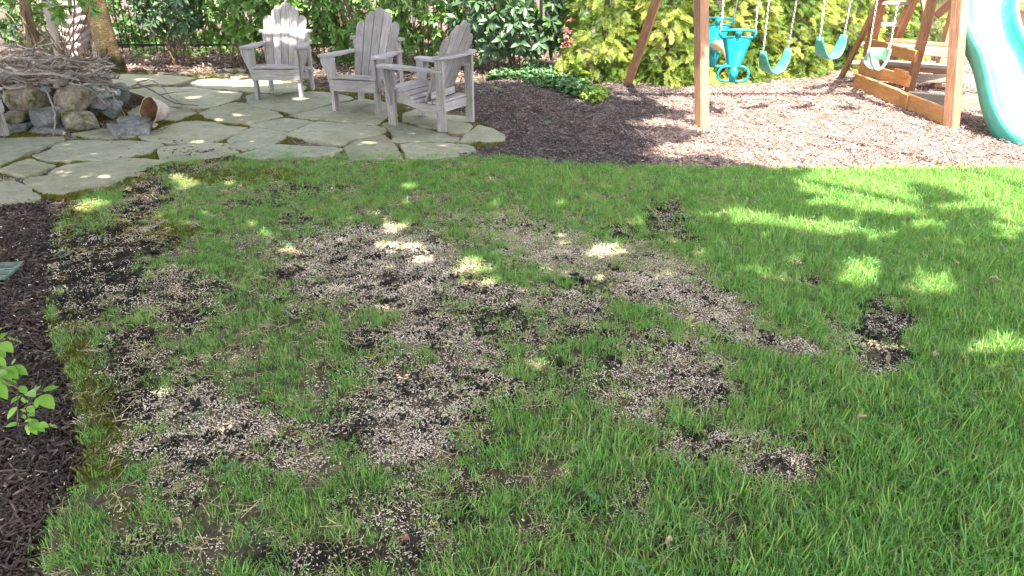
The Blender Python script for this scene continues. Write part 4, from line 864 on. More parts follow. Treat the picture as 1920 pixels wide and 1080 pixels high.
# two-seat glider: each seat a tapered shield with handle bar on top and looped foot bar below, saddle tube between
def glider():
    o = UY(1372, 150, 7.9); o.z = max(o.z, .1); t = thing('glider_swing', 'teal two seat glider swing with orange tan saddle behind the front post', 'swing', tuple(o), math.radians(0), 'swings hanging from the cedar beam')
    T = M['teal']
    def shield(px, py, Y, sc, name='seat_back'):
        """origin: foot bar centre at px,py"""
        c = UY(px, py, Y)-o; x = Vector((1, -.12, 0)).normalized(); z = Vector((0, -.04, 1)).normalized()
        def q(u, v, w=0): return c+x*u*sc+z*v*sc+Vector((.08, 1, 0)).normalized()*w*sc
        n = 12; rows = []
        for i in range(n+1):
            v = i/n; h = .40*v+.02; hw = .035+.115*v**1.15; bow = .035
            rows.append([q(u*hw, h, bow*(u*u)*v) for u in (-1, -.6, -.2, .2, .6, 1)])
        sheet(name, rows, .014, T, t)
        # handle: curved frame with two openings
        hb = []; tr = lambda u: q(u, .475-.018*(1-abs(u)/.155)*-1 if 0 else .475-.0*u, -.03+.9*u*u)
        top = [q(u*.165, .468+.014*(1-u*u), -.02+.05*u*u) for u in [i/8-1 for i in range(17)]]
        low = [q(u*.15, .405+.012*(1-u*u), .03*u*u) for u in [i/8-1 for i in range(17)]]
        sp = [(top, [.013]*17), (low, [.011]*17), ([low[0], q(-.172, .44, .03), top[0]], [.013]*3), ([low[-1], q(.172, .44, .03), top[-1]], [.013]*3), ([low[8], top[8]], [.022, .018]), ([low[7], top[7]], [.012]*2), ([low[9], top[9]], [.012]*2)]
        tubes('handle', sp, T, t, 7)
        loops = []
        for s in (-1, 1):
            lp = [q(s*(.03), .13), q(s*.08, .135), q(s*.125, .115), q(s*.15, .07), q(s*.148, .02), q(s*.12, -.008), q(s*.06, -.012), q(s*.0, -.012)]
            loops.append((lp, [.013]*8))
        loops.append(([q(0, -.01), q(0, .13)], [.035, .032]))
        tubes('foot_bar', loops, T, t, 7)
        return q(0, .2, .02), q(0, .44, 0), [top[0], top[-1]]
    a, ta, ea = shield(1373, 150, 7.70, 1.0)
    b, tb, eb = shield(1336, 122, 8.45, 1.02)
    path = [a+Vector((-.02, .02, -.02)), a.lerp(b, .3)+Vector((0, 0, .035)), a.lerp(b, .6)+Vector((0, 0, .05)), b]
    tubes('saddle', [(path, [.055, .06, .06, .05])], M['tan'], t, 12)
    for e in ea+eb:
        top = Vector((e.x, 7.95-o.y+(.12 if e in eb else -.08), ZB-.08-o.z)); link('chain', chain_mesh('chain', e, top), M['chain'], t)
glider()

# ---------------------------------------------------------------- stone wall, brush pile
def boulder(name, cpx, cpy, wpx, hpx, Y, depth, mat, parent, P0, seed, ang=0.0, tilt=0, boxy=.35):
    """rock filling a measured box wpx x hpx (photo px) at distance Y"""
    c = UY(cpx, cpy, Y); zc = Y*CP-(c.z-CAMZ)*SP; s = zc/FPX; w_, h_ = wpx*s, hpx*s*1.12
    rn = random.Random(seed); bm = bmesh.new(); bmesh.ops.create_icosphere(bm, subdivisions=4, radius=1)
    pl = [(Vector((rn.gauss(0, 1), rn.gauss(0, 1), rn.gauss(0, 1))).normalized(), rn.uniform(.62, .92)) for _ in range(14)]
    for v in bm.verts:
        p = v.co.copy(); mx = max(abs(p.x), abs(p.y), abs(p.z)); p = p.lerp(p/mx, boxy)
        for nrm, d in pl:
            k = p.dot(nrm)-d*1.05
            if k > 0: p -= nrm*k*.85
        q = p*2.3+Vector((seed*1.7, 0, 0)); nn = float(fbm(q.x+q.z*.6, q.y-q.z*.4, 1.6, seed % 50, 4))-.5
        p += p.normalized()*nn*.16; v.co = p
    ex = [max(abs(v.co[i]) for v in bm.verts) for i in range(3)]
    for v in bm.verts: v.co = Vector((v.co.x/ex[0]*w_/2, v.co.y/ex[1]*depth/2, v.co.z/ex[2]*h_/2))
    me = bm_mesh(name, bm, True); o = link(name, me, M[mat], parent); o.location = c-P0; o.rotation_euler = (0, tilt, ang); return o
W0 = U(130, 250); W0.z = 0
sw = thing('stone_wall', 'low dry laid wall of mossy boulders and slabs under the brush pile', 'stone wall', tuple(W0))
for i, (cx_, cy_, w_, h_, Y, dp, mt, tl, bx) in enumerate([
    (55, 190, 80, 56, 7.35, .36, 'rock_tan', .10, .3), (137, 184, 70, 54, 7.35, .36, 'rock_tan', .12, .3), (186, 171, 70, 34, 7.65, .40, 'rock_green', .25, .5), (187, 195, 42, 24, 7.50, .25, 'rock_grey', .1, .5),
    (207, 203, 42, 42, 7.65, .30, 'rock_grey', -.2, .45), (149, 226, 68, 40, 7.15, .34, 'rock_moss', .12, .5), (86, 222, 62, 40, 7.12, .32, 'rock_grey', -.12, .6), (31, 220, 48, 20, 7.12, .30, 'rock_moss', .05, .5),
    (34, 238, 46, 20, 7.10, .30, 'rock_grey', .0, .8), (92, 243, 74, 22, 7.08, .34, 'rock_grey', -.05, .7), (86, 168, 18, 12, 7.3, .09, 'rock_grey', 0, .3), (-2, 195, 50, 50, 7.4, .35, 'rock_grey', 0, .4), (-40, 225, 70, 60, 7.3, .4, 'rock_tan', 0, .4),
    (225, 178, 30, 44, 8.05, .25, 'rock_grey', .3, .4), (150, 205, 60, 50, 7.75, .4, 'rock_grey', 0, .6), (90, 205, 70, 50, 7.7, .4, 'rock_grey', 0, .6), (20, 205, 70, 60, 7.7, .4, 'rock_grey', 0, .6), (-40, 170, 60, 40, 7.7, .35, 'rock_tan', 0, .4)]):
    boulder('stone', cx_, cy_, w_, h_, Y, dp, mt, sw, W0, 10+i, random.uniform(-.2, .2), tl, bx)
# slabs lying beside the pot
for i, (pts, zt, lab) in enumerate([([(205, 236), (200, 231), (272, 228), (280, 233), (276, 240), (212, 242)], .085, 'lower grey slate slab lying between the wall and the tipped pot'), ([(218, 224), (222, 218), (268, 215), (284, 221), (270, 227), (224, 229)], .11, 'upper grey slate slab lying just behind the lower slab near the wall')]):
    g = [tuple(U(x, y, zt)[:2]) for x, y in pts]
    if sum(g[j][0]*g[(j+1) % len(g)][1]-g[(j+1) % len(g)][0]*g[j][1] for j in range(len(g))) < 0: g = g[::-1]
    tag(slab('slate_slab', g, zt-.02, zt, M['rock_grey'], None, (0, 0), .006), lab, 'stone slab')
def branch(pts, r0, r1, label, group=None, forks=(), mat='twig'):
    P = [Vector(p) for p in pts]; rn = random.Random(len(P)+int(P[0].x*1000))
    P = catmull(P, 3); o = P[0].copy(); n = len(P)
    P = [p-o+Vector((rn.gauss(0, 1), rn.gauss(0, 1), rn.gauss(0, 1)))*.006 for p in P]
    sp = [(P, [r0+(r1-r0)*i/(n-1) for i in range(n)])]
    for (k, d, L) in forks:
        b = P[int(k*(n-1))]; rr = (r0+(r1-r0)*k)*.7; sp.append(([b, b+Vector(d)*L*.5+Vector((0, 0, .01)), b+Vector(d)*L], [rr, rr*.7, rr*.35]))
    ob = tubes('branch', sp, M[mat], None, 6); ob.location = o; return tag(ob, label, 'branch', group)
BG = 'loose branches of the brush pile'
def bp(*a): return [UY(x, y, Y) for x, y, Y in a]
branch(bp((120, 152, 7.3), (160, 146, 7.35), (200, 154, 7.4), (232, 170, 7.5))+[U(262, 175)+Vector((0, 0, .10)), U(300, 203)+Vector((0, 0, .04)), U(335, 215)+Vector((0, 0, .03)), U(370, 208)+Vector((0, 0, .03))][:1]+[U(300, 190)+Vector((0, 0, .08)), U(330, 203)+Vector((0, 0, .05)), U(372, 202)+Vector((0, 0, .03))], .017, .005, 'long dark forked branch reaching from the pile over the flagstones', None, ((.72, (.9, .35, .05), .35), (.62, (.95, -.1, .1), .25)))
branch([U(262, 172)+Vector((0, 0, .1)), U(285, 168)+Vector((0, 0, .12)), U(305, 178)+Vector((0, 0, .1)), U(322, 192)+Vector((0, 0, .06)), U(345, 203)+Vector((0, 0, .035))], .011, .005, 'slim dark branch arching beside the long forked one on the patio')
branch([U(222, 186)+Vector((0, 0, .1)), U(262, 196)+Vector((0, 0, .05)), U(300, 206)+Vector((0, 0, .03)), U(338, 211)+Vector((0, 0, .03)), U(378, 215)+Vector((0, 0, .03))], .010, .005, 'thin stick lying along the joint behind the tipped pot')
branch(bp((150, 155, 7.2), (175, 172, 7.0), (200, 198, 6.9))+[U(222, 224)+Vector((0, 0, .08)), U(255, 242)+Vector((0, 0, .04)), U(295, 250)+Vector((0, 0, .03)), U(328, 240)+Vector((0, 0, .04))], .008, .003, 'pale curving twig drooping from the pile past the tipped pot', None, ((.85, (.7, .5, .2), .14),))
branch(bp((90, 172, 7.0), (99, 200, 6.95), (103, 222, 6.93), (101, 245, 6.9), (98, 256, 6.85)), .009, .006, 'pale bare twig hanging straight down the wall front', None, ((.35, (.3, .1, .8), .18), (.5, (-.4, 0, -.2), .06)))
branch(bp((202, 160, 7.4), (215, 185, 7.3), (228, 205, 7.2), (238, 228, 7.1)), .006, .003, 'thin twig drooping over the grey end stones of the wall', None, ((.5, (.3, .1, -.5), .12), (.7, (.5, .1, -.3), .1)))
branch(bp((117, 158, 7.25), (124, 148, 7.2), (134, 136, 7.3)), .034, .030, 'short thick cut log on top of the brush pile')
branch(bp((106, 163, 7.2), (109, 152, 7.25), (112, 142, 7.35)), .030, .027, 'short thick cut log left of the other stub on the pile')
branch(bp((104, 120, 7.8), (132, 124, 7.8), (156, 130, 7.8)), .02, .013, 'pale straight limb lying across the top of the pile')
branch(bp((95, 124, 7.8), (115, 126, 7.6), (130, 118, 7.5)), .017, .014, 'stubby dark limb with a pale cut end on the pile')
branch(bp((160, 140, 7.8), (178, 128, 7.9), (192, 114, 8.0), (204, 100, 8.1)), .012, .006, 'forked twig sticking up at the right end of the pile', None, ((.6, (.2, 0, .9), .12), (.75, (.9, 0, .3), .1)))
branch(bp((150, 150, 7.6), (180, 143, 7.6), (205, 130, 7.7)), .012, .006, 'pale stick crossing low at the right end of the pile')
branch(bp((0, 116, 7.6), (30, 100, 7.6), (50, 92, 7.7)), .014, .009, 'straight pale pole rising at the left end of the pile')
branch(bp((0, 82, 8.2), (40, 95, 8.0), (80, 105, 7.9), (110, 112, 7.8)), .010, .005, 'long thin grey twig across the back of the pile')
branch(bp((30, 85, 8.4), (60, 92, 8.2), (90, 82, 8.2), (120, 78, 8.3), (155, 90, 8.3)), .008, .004, 'arched bare twig standing above the back of the pile')
branch(bp((60, 98, 8.0), (68, 84, 8.0), (80, 73, 8.0)), .010, .007, 'stubby upright twig poking from the middle of the pile')
branch(bp((184, 75, 8.3), (186, 95, 8.2), (184, 125, 8.0), (183, 143, 7.8)), .004, .003, 'hair thin upright stem at the right of the pile')
for i, (p_, l_) in enumerate([
    (((-10, 128, 7.2), (40, 140, 7.1), (95, 138, 7.1), (150, 150, 7.15)), 'long pale limb along the front of the pile'), (((60, 118, 7.4), (100, 132, 7.3), (140, 138, 7.3), (185, 158, 7.3)), 'grey limb slanting down over the front of the pile'),
    (((10, 150, 7.1), (55, 128, 7.2), (98, 112, 7.4)), 'thick dark limb rising to the right across the pile'), (((70, 96, 7.9), (110, 108, 7.7), (165, 118, 7.7), (200, 138, 7.6)), 'weathered limb at the back right of the pile'),
    (((20, 108, 7.8), (70, 112, 7.6), (125, 108, 7.7)), 'smooth grey pole lying high across the pile')]):
    branch(bp(*p_), .021-.002*i, .009, l_, None, ((.5, (.4, -.2, .5), .16), (.75, (.8, -.2, -.2), .2)))
rn = random.Random(5)
for i in range(95):
    x = rn.uniform(-40, 195); y = rn.uniform(108, 166) - (8 if x < 60 else 0); L = rn.uniform(50, 150); an = rn.gauss(.0, .35); Y = rn.uniform(7.25, 8.3)
    y = max(100, min(166, 166-(Y-7.2)*50+rn.uniform(-14, 10)))
    x1_, y1_ = x+L*math.cos(an)*.8, y+L*math.sin(an)*.35
    if x1_ > 225: x1_ = 225-rn.uniform(0, 30)
    q = crooked(UY(x, y, Y), UY(x1_, y1_, Y+rn.uniform(-.35, .35)), 4, .035, rn); r = rn.choice((.005, .007, .009, .012, .015, .019))
    branch(q, r, r*.5, 'bare grey brown stick tangled in the heap above the boulder wall', BG, ((rn.uniform(.4, .8), (rn.uniform(-.3, 1), rn.uniform(-.5, .5), rn.uniform(-.1, .7)), rn.uniform(.06, .2)),))
sp = []
for i in range(230):
    x = rn.uniform(-60, 205); Y = rn.uniform(7.3, 8.6); y = 168-(Y-7.2)*46+rn.uniform(-16, 12); a_ = UY(x, y, Y); d = Vector((rn.uniform(-1, 1), rn.uniform(-.4, .4), rn.gauss(.1, .3))).normalized()*rn.uniform(.15, .5)
    r = rn.uniform(.0015, .004); sp.append((crooked(a_, a_+d, 3, .06, rn), [r, r, r*.8, r*.5]))
tag(tubes('fine_twigs', sp, M['stem'], None, 4), 'mass of fine dry twigs filling the brush pile', 'twigs', None, 'stuff')
hp = []  # earth mound that carries the pile
bm = bmesh.new(); bmesh.ops.create_icosphere(bm, subdivisions=5, radius=1)
for v in bm.verts:
    p = v.co; nn = float(fbm(p.x+3, p.y+p.z, 3, 9))-.5; v.co = Vector((p.x*(1.05+nn*.3), p.y*(.45+nn*.25), p.z*(.36+nn*.16)))
mo = link('brush_mound', bm_mesh('brush_mound', bm, True), m_noise('dark_duff', [(.03, .022, .016), (.07, .05, .038), (.15, .11, .08)], 20, .95, 1, .03)); mo.location = (-5.05, 8.15, .0)
tag(mo, None, None, None, 'structure')

# ---------------------------------------------------------------- tipped broken clay pot
pc = U(298, 238); pot = thing('clay_pot', 'broken pinkish clay pot lying on its side on the patio', 'pot', (pc.x, pc.y, .03))
claym = m_noise('bleached_clay', [(.28, .21, .17), (.44, .35, .30), (.56, .47, .41)], 7, .85, .3, .004, rand=0)
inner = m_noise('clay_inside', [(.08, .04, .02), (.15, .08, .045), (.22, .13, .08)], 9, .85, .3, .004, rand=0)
def pot_wall(r_off, mat, name, flip):
    V = []; F = []; n = 28; prof_ = [(.0, .055), (.02, .07), (.08, .095), (.14, .112), (.185, .122), (.19, .130), (.215, .132)]
    for (t_, r_) in prof_:
        for k in range(n):
            a = 2*math.pi*k/n; cut = 0
            if t_ > .15: cut = .012*max(0, math.cos(a-2.2))**2+.006*math.sin(5*a)
            V.append(((r_+r_off)*math.cos(a), (r_+r_off)*math.sin(a), t_-cut))
    for i in range(len(prof_)-1):
        for k in range(n):
            pass
            q = (i*n+k, i*n+(k+1) % n, (i+1)*n+(k+1) % n, (i+1)*n+k); F.append(q if not flip else q[::-1])
    F.append(tuple(range(n))[::-1] if not flip else tuple(range(n))); me = mesh(name, V, F, True); o = link(name, me, mat, pot)
    sol = o.modifiers.new('thick', 'SOLIDIFY'); sol.thickness = .005; sol.offset = 0
    zax = Vector((-.42, -.86, .26)).normalized(); o.matrix_basis = Matrix.Translation((.06, .09, .10)) @ zax.to_track_quat('Z', 'Y').to_matrix().to_4x4() @ Matrix.Scale(.94, 4); return o
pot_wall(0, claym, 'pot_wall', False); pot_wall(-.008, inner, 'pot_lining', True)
o = slab('pot_shard', [(-.07, -.02), (.03, -.05), (.075, .0), (.02, .03)], .008, .02, claym, pot); o.location = (-.03, -.085, 0); o.rotation_euler = (.5, .2, .5)

# ---------------------------------------------------------------- drain grate
gp = U(6, 507); gr = thing('drain_grate', 'square green plastic drain grate set in the dark bark mulch', 'drain grate', (gp.x-.05, gp.y, -.012), math.radians(8)); gr.scale = (.82, .82, .82)
gm = m_noise('faded_green_plastic', [(.07, .10, .08), (.12, .16, .125), (.18, .22, .165)], 12, .6, .1)
for k in range(6): link('grate_bar', bm_mesh('grate_bar', box_bm(.24, .017, .014, .002)), gm, gr).location = (0, -.1+.04*k, .01)
for s in (-1, 1):
    link('grate_rim', bm_mesh('grate_rim', box_bm(.018, .25, .02, .003)), gm, gr).location = (s*.125, 0, .008); link('grate_rim', bm_mesh('grate_rim', box_bm(.25, .018, .02, .003)), gm, gr).location = (0, s*.125, .0085)
link('grate_rib', bm_mesh('grate_rib', box_bm(.008, .23, .008, .001)), gm, gr).location = (0, 0, .004)
link('sump_shade', bm_mesh('sump_shade', box_bm(.23, .23, .01, .001)), M['iron'], gr).location = (0, 0, -.03)  # black plate standing in for the shade below the bars

# ---------------------------------------------------------------- loose things on the ground
def dry_leaf_mesh(seed, L=.05):
    r = random.Random(seed); V = []; F = []; n = 5
    for i in range(n+1):
        t = i/n; wv = math.sin(math.pi*min(1, t*.95+.04))*L*.26; cz = .012*math.sin(t*3+r.uniform(0, 2))+.004
        for s in (-1, 0, 1): V.append(((t-.5)*L, s*wv*r.uniform(.8, 1.1), cz+abs(s)*r.uniform(.004, .012)))
    for i in range(n):
        for s in (0, 1): F.append((i*3+s, i*3+s+1, (i+1)*3+s+1, (i+1)*3+s))
    return mesh('dry_leaf', V, F, True)
LM = [m_noise('dry_leaf_tan', [(.26, .18, .11), (.38, .28, .19), (.50, .39, .28)], 20, .7, .2, .003), m_noise('dry_leaf_red', [(.14, .07, .045), (.22, .12, .08), (.32, .19, .13)], 20, .7, .2, .003)]
for i, (x, y, s, z, mt, lab) in enumerate([
    (122, 259, 1.5, .03, 0, 'curled orange tan leaf on the flagstone below the boulder wall'), (500, 668, 1.0, .025, 1, 'reddish dry leaf in the grass left of the pale seed patch'), (342, 493, .9, .03, 1, 'small red brown leaf standing in the grass near the dark soil'),
    (226, 850, 1.1, .02, 0, 'folded tan leaf on the mossy lawn edge'), (184, 858, .9, .02, 0, 'tan leaf scrap left of the folded leaf on the lawn edge'), (335, 1000, 1.2, .03, 0, 'tan dry leaf in the grass near the lower left corner'), (555, 826, 1.1, .02, 1, 'brown leaf beside the sandy seed patch'),
    (728, 901, .8, .03, 0, 'small tan leaf in the grass below the large seed patch'), (1862, 540, 1.3, .04, 0, 'pale leaf on the lush lawn at the right side'), (1748, 678, 1.2, .03, 0, 'tan leaf in the grass right of the dark patch'), (1663, 683, 1.2, .015, 0, 'pale leaf on the dark patch at the right'),
    (1792, 510, 1.0, .04, 0, 'small leaf on the lawn above the sunny spot'), (1700, 425, 1.3, .04, 1, 'brown leaf in the sunlit grass at the upper right'), (1752, 455, 1.5, .04, 1, 'rusty leaf lying in the shaded upper right grass'), (1356, 410, 1.0, .04, 0, 'little pale leaf in the shaded grass near the play area'),
    (868, 631, 1.3, .012, 1, 'dark brown leaf on the pale seed patch'), (1255, 1035, 1.0, .03, 0, 'dry leaf at the bottom of the lawn near the middle'), (1610, 800, 1.1, .03, 0, 'tan leaf in the long grass at the lower right'), (765, 1022, 1.1, .012, 1, 'brown leaf on compost at the bottom edge'),
    (268, 135, 1.6, .02, 1, 'pink brown leaf on the soil behind the patio'), (330, 137, 1.6, .02, 0, 'tan leaf on the soil behind the patio'), (1205, 212, 1.6, .015, 1, 'dark curled leaf on the wood chips by the left swing leg'), (1800, 690, .9, .03, 1, 'reddish leaf below the sunny spot at the right')]):
    p = U(x, y); o = link('dry_leaf', dry_leaf_mesh(i, .037*s), LM[mt]); o.location = (p.x, p.y, z); o.rotation_euler = (random.uniform(-.3, .3), random.uniform(-.3, .3), random.uniform(0, 6)); tag(o, lab, 'leaf')
def stick(name, a, b, r, lab, mat='twig', cat='twig'):
    P = crooked(Vector(a), Vector(b), 4, .03); o0 = P[0].copy(); o = tubes(name, [([p-o0 for p in P], [r, r, r*.9, r*.8, r*.5])], M[mat], None, 6); o.location = o0; return tag(o, lab, cat)
def gstick(x0, y0, x1, y1, r, lab, z=.02, mat='twig'): 
    a = U(x0, y0); b = U(x1, y1); a.z = z; b.z = z+.005; return stick('twig', a, b, r, lab, mat)
gstick(537, 594, 556, 612, .005, 'short pale twig in the grass left of the middle', .035); gstick(562, 468, 582, 449, .005, 'straight grey twig at the top left of the seeded patch', .02)
gstick(1872, 468, 1880, 492, .003, 'bent pale stem on the lush lawn at the right edge', .045); gstick(125, 916, 160, 903, .004, 'flat yellow green stem at the edge of the bark mulch', -.005, 'mossy')
gstick(180, 800, 210, 745, .0015, 'hair thin grass stem bending over the bark mulch edge', .03, 'mossy')
def clod(x, y, s, lab):
    p = U(x, y); rn = random.Random(int(x)); bm = bmesh.new(); s *= .62; bmesh.ops.create_icosphere(bm, subdivisions=3, radius=s)
    for v in bm.verts: v.co *= .5+1.0*float(fbm(v.co.x*70+x, v.co.y*70+v.co.z*60, 1.5, 4)); v.co.z *= .75
    o = link('soil_clod', bm_mesh('soil_clod', bm, True), M['clod']); o.location = (p.x, p.y, s*.5+.012); tag(o, lab, 'soil clod')
for q in [(207, 297, .02, 'black soil clod on the flagstone joint beside a grey feather'), (388, 289, .024, 'largest black soil clod on the patio edge at the lawn'), (1427, 628, .022, 'round black clod at the top of the sandy streak'), (1597, 660, .028, 'big black clod left of the dark patch at the right'),
          (560, 607, .018, 'black clod in the grass beside the short pale twig'), (775, 1022, .025, 'black clod at the bottom edge of the lawn'), (1395, 625, .016, 'small black clod left of the round clod'), (1460, 616, .014, 'small black clod right of the round clod'), (600, 640, .016, 'black clod in the grass left of the pale patch'), (1170, 182, .02, 'dark clod on the wood chips near the left swing leg')]: clod(*q)
for i, (x, y, w_, h_, lab) in enumerate([(437, 133, 52, 10, 'upper flat stone at the back edge of the patio'), (420, 142, 40, 9, 'left flat stone at the back edge of the patio'), (452, 144, 40, 9, 'right flat stone stacked at the back edge of the patio')]):
    p = U(x, y+6); p.z = 0; o = boulder('flat_stone', x, y, w_, h_, p.y, .22, 'rock_moss' if i == 0 else 'rock_tan', None, Vector((0, 0, 0)), 60+i, .2, .03, .6); tag(o, lab, 'stone')

# ---------------------------------------------------------------- plants
def leaf_base(L, Wd, fold=.25, curl=.15, n=5, tip=1.6):
    V = []; F = []
    for i in range(n+1):
        t = i/n; wv = Wd/2*(math.sin(math.pi*t**.85)**.8 if 0 < t < 1 else 0)+(.0006); z = -curl*L*t*t
        V += [(t*L, -wv, z+fold*wv), (t*L, 0, z), (t*L, wv, z+fold*wv)]
    for i in range(n):
        for s in (0, 1): F.append((i*3+s, i*3+s+1, (i+1)*3+s+1, (i+1)*3+s))
    return np.array(V, float), np.array(F)
def leaf_mats(c, d, k, L, rn, droop=.2, spread=1.0):
    """k leaves in a whorl at c round direction d: list of 4x4"""
    d = Vector(d).normalized(); a = d.orthogonal().normalized(); b = d.cross(a); out = []; ph = rn.uniform(0, 6.28)
    for i in range(k):
        t = ph+2*math.pi*i/k+rn.uniform(-.3, .3); sp_ = rn.uniform(.5, 1.1)*spread; x = (a*math.cos(t)+b*math.sin(t))*sp_+d*rn.uniform(.25, .8)+Vector((0, 0, -droop*rn.uniform(.3, 1.4))); x.normalize()
        up = d*.8+Vector((0, -.15, .6))+Vector((rn.gauss(0, .3), rn.gauss(0, .3), rn.gauss(0, .3))); y = up.cross(x); y = y.normalized() if y.length > 1e-3 else a; z = x.cross(y)
        m = Matrix((x, y, z)).transposed().to_4x4()@Matrix.Scale(L*rn.uniform(.65, 1.15), 4); m.translation = c; out.append(m)
    return out
def merged(name, base, mats, mat, parent):
    V0, F0 = base; A = np.array([np.array(m) for m in mats]); V = np.einsum('nij,vj->nvi', A[:, :3, :3], V0)+A[:, None, :3, 3]
    n = len(mats); F = (F0[None]+np.arange(n)[:, None, None]*len(V0)).reshape(-1, F0.shape[1]); o = link(name, mesh_np(name, V.reshape(-1, 3), F, True), mat, parent); o['kind'] = 'stuff'; return o
M['rhodo'] = m_leaf('rhododendron_leaf', [(.035, .075, .030), (.05, .105, .045), (.075, .14, .06)], .38, .5, .18)
M['laurel'] = m_leaf('laurel_leaf', [(.055, .12, .025), (.09, .19, .035), (.15, .27, .05)], .38, .5, .3)
def shrub(label, cen, rad, nw, L, ratio, mat, k=6, group=None, nobj=260, rng=0, zmin=.12, cat='shrub', droop=.25, name='broadleaf_shrub'):
    rn = random.Random(rng); base_p = Vector((cen[0], cen[1], 0)); t = thing(name, label, cat, base_p, 0, group); mats = []; ends = []
    for i in range(nw):
        while True:
            v = Vector((rn.gauss(0, 1), rn.gauss(0, 1), rn.gauss(0, 1))).normalized()*rn.uniform(.55, 1.0)**.7
            v.x *= 1+.25*float(vn(v.z*3+rng, v.x*2, 1.3)-.5); c = Vector((v.x*rad[0], v.y*rad[1], cen[2]+v.z*rad[2]))
            if c.z > zmin: break
        d = Vector((v.x, v.y-.25, v.z*.7+.35)); mats += leaf_mats(c, d, rn.choice((k-1, k, k, k+1)), 1.0, rn, droop); ends.append(c)
    V0, F0 = leaf_base(L, L*ratio); me = mesh_np('leaf', V0, F0, True)
    vis = lambda m: (m.translation.y+max(0, m.translation.z-(CAMZ-(cen[1]-1)*.07))*6)
    mats.sort(key=vis); near, far = mats[:nobj], mats[nobj:]
    me.materials.append(M[mat])
    for m in near: o = link('leaf', me, None, t); o.matrix_basis = m
    if far: merged('foliage', (V0, F0), far, M[mat], t)
    sp = []
    for i in range(16):
        e = ends[rn.randrange(len(ends))]; b = Vector((rn.uniform(-.18, .18)*rad[0]/.6, rn.uniform(-.12, .12), -.03)); p = crooked(b, Vector((e.x*.9, e.y*.9, e.z)), 5, .05, rn); r = rn.uniform(.008, .017); sp.append((p, [r*(1-.13*j) for j in range(6)]))
    tubes('stems', sp, M['stem'], t, 6); return t
SG = 'broadleaf shrubs along the back of the garden'
shrub('big rhododendron with large blue green leaves right of the side-on chair', (.02, 10.6, .95), (.85, .70, .88), 290, .165, .34, 'rhodo', 7, None, 290, 1, .28, droop=.45, name='rhododendron')
shrub('yellow green laurel behind the side-on adirondack chair', (-1.15, 11.1, .85), (.8, .55, .85), 330, .115, .40, 'laurel', 6, None, 270, 2, .22)
shrub('laurel shrub behind the middle adirondack chair', (-2.15, 11.3, .85), (.75, .5, .85), 330, .11, .40, 'laurel', 6, None, 250, 3, .22)
shrub('dark laurel shrub behind the left adirondack chair', (-3.05, 11.5, .85), (.75, .5, .85), 320, .11, .40, 'laurel', 6, None, 220, 4, .3)
shrub('loose laurel shrub in front of the black iron fence', (-3.9, 11.2, .90), (.60, .45, .70), 220, .12, .42, 'laurel', 6, None, 240, 5, .35)
shrub('laurel shrub right of the mossy tree trunk', (-4.75, 11.0, .95), (.55, .45, .55), 190, .13, .36, 'rhodo', 6, None, 240, 6, .5, droop=.5)
shrub('small leafy shrub over the brush pile in the top left corner', (-5.75, 9.8, 1.0), (.7, .4, .30), 36, .14, .40, 'laurel', 6, None, 240, 7, .7)
shrub('low dark shrub behind the trunk at the far left', (-7.3, 12.0, .5), (1.1, .5, .5), 110, .10, .40, 'rhodo', 6, None, 160, 8, .1)
# low fringe of little leaves at the shrub feet
M['pachy'] = m_leaf('pachysandra_leaf', [(.05, .11, .05), (.075, .16, .07), (.12, .22, .09)], .4, .5, .25)
M['hosta'] = m_leaf('hosta_leaf', [(.16, .26, .05), (.24, .36, .07), (.30, .42, .10)], .45, .4, .35)
def rosette(name, seed, L, mat, k=7):
    rn = random.Random(seed); ms = []
    for j in range(3):
        c = Vector((rn.gauss(0, .03), rn.gauss(0, .03), rn.uniform(.03, .09))); ms += leaf_mats(c, (rn.gauss(0, .3), rn.gauss(0, .3), 1), k, 1, rn, .1)
    V0, F0 = leaf_base(L, L*.5); A = np.array([np.array(m) for m in ms]); V = np.einsum('nij,vj->nvi', A[:, :3, :3], V0)+A[:, None, :3, 3]
    F = (F0[None]+np.arange(len(ms))[:, None, None]*len(V0)).reshape(-1, 4); return proto(name, mesh_np(name, V.reshape(-1, 3), F, True), M[mat])
def ground_cover(name, P, n, L, mat, label, sc=(.6, 1.2), dens=None):
    xs = [p[0] for p in P]; ys = [p[1] for p in P]; x = R.uniform(min(xs), max(xs), n); y = R.uniform(min(ys), max(ys), n); k = poly_in(x, y, P) & (fbm(x, y, 3, 191) > (dens or .35)); x, y = x[k], y[k]; m = len(x)
    scatter(name, np.stack([x, y, hgt(x, y)*.4], 1), np.stack([np.zeros(m), np.zeros(m), R.uniform(0, 6.28, m)], 1), R.uniform(*sc, m), [rosette(name+'_sprig', s, L, mat) for s in range(4)], label=label, cat='ground cover')
ground_cover('pachysandra', G((905, 155), (960, 138), (1010, 130), (1060, 145), (1100, 165), (1120, 185), (1085, 186), (1040, 172), (960, 152)), 1700, .05, 'pachy', 'blue green pachysandra spilling onto the mulch below the rhododendron', dens=.15)
ground_cover('yellow_ground_cover', G((1075, 170), (1110, 168), (1140, 182), (1125, 196), (1090, 188)), 200, .04, 'hosta', 'pale yellow green creeping leaves at the edge of the chips', dens=.3)
ground_cover('shade_ground_cover', G((190, 118), (300, 112), (420, 108), (520, 120), (760, 140), (900, 132), (900, 112), (700, 85), (400, 70), (200, 85)), 2600, .045, 'laurel', 'low green seedlings on the soil under the shrubs', dens=.47)
x, y = lawn_points(4200); kk = (R.random(len(x)) < np.where(fbm(x, y, 2.2, 231) > .52, .45, .04)); x, y = x[kk], y[kk]; n = len(x)
M['clover'] = m_leaf('clover_leaf', [(.05, .13, .05), (.08, .19, .07), (.11, .22, .10)], .5, .4, .25)
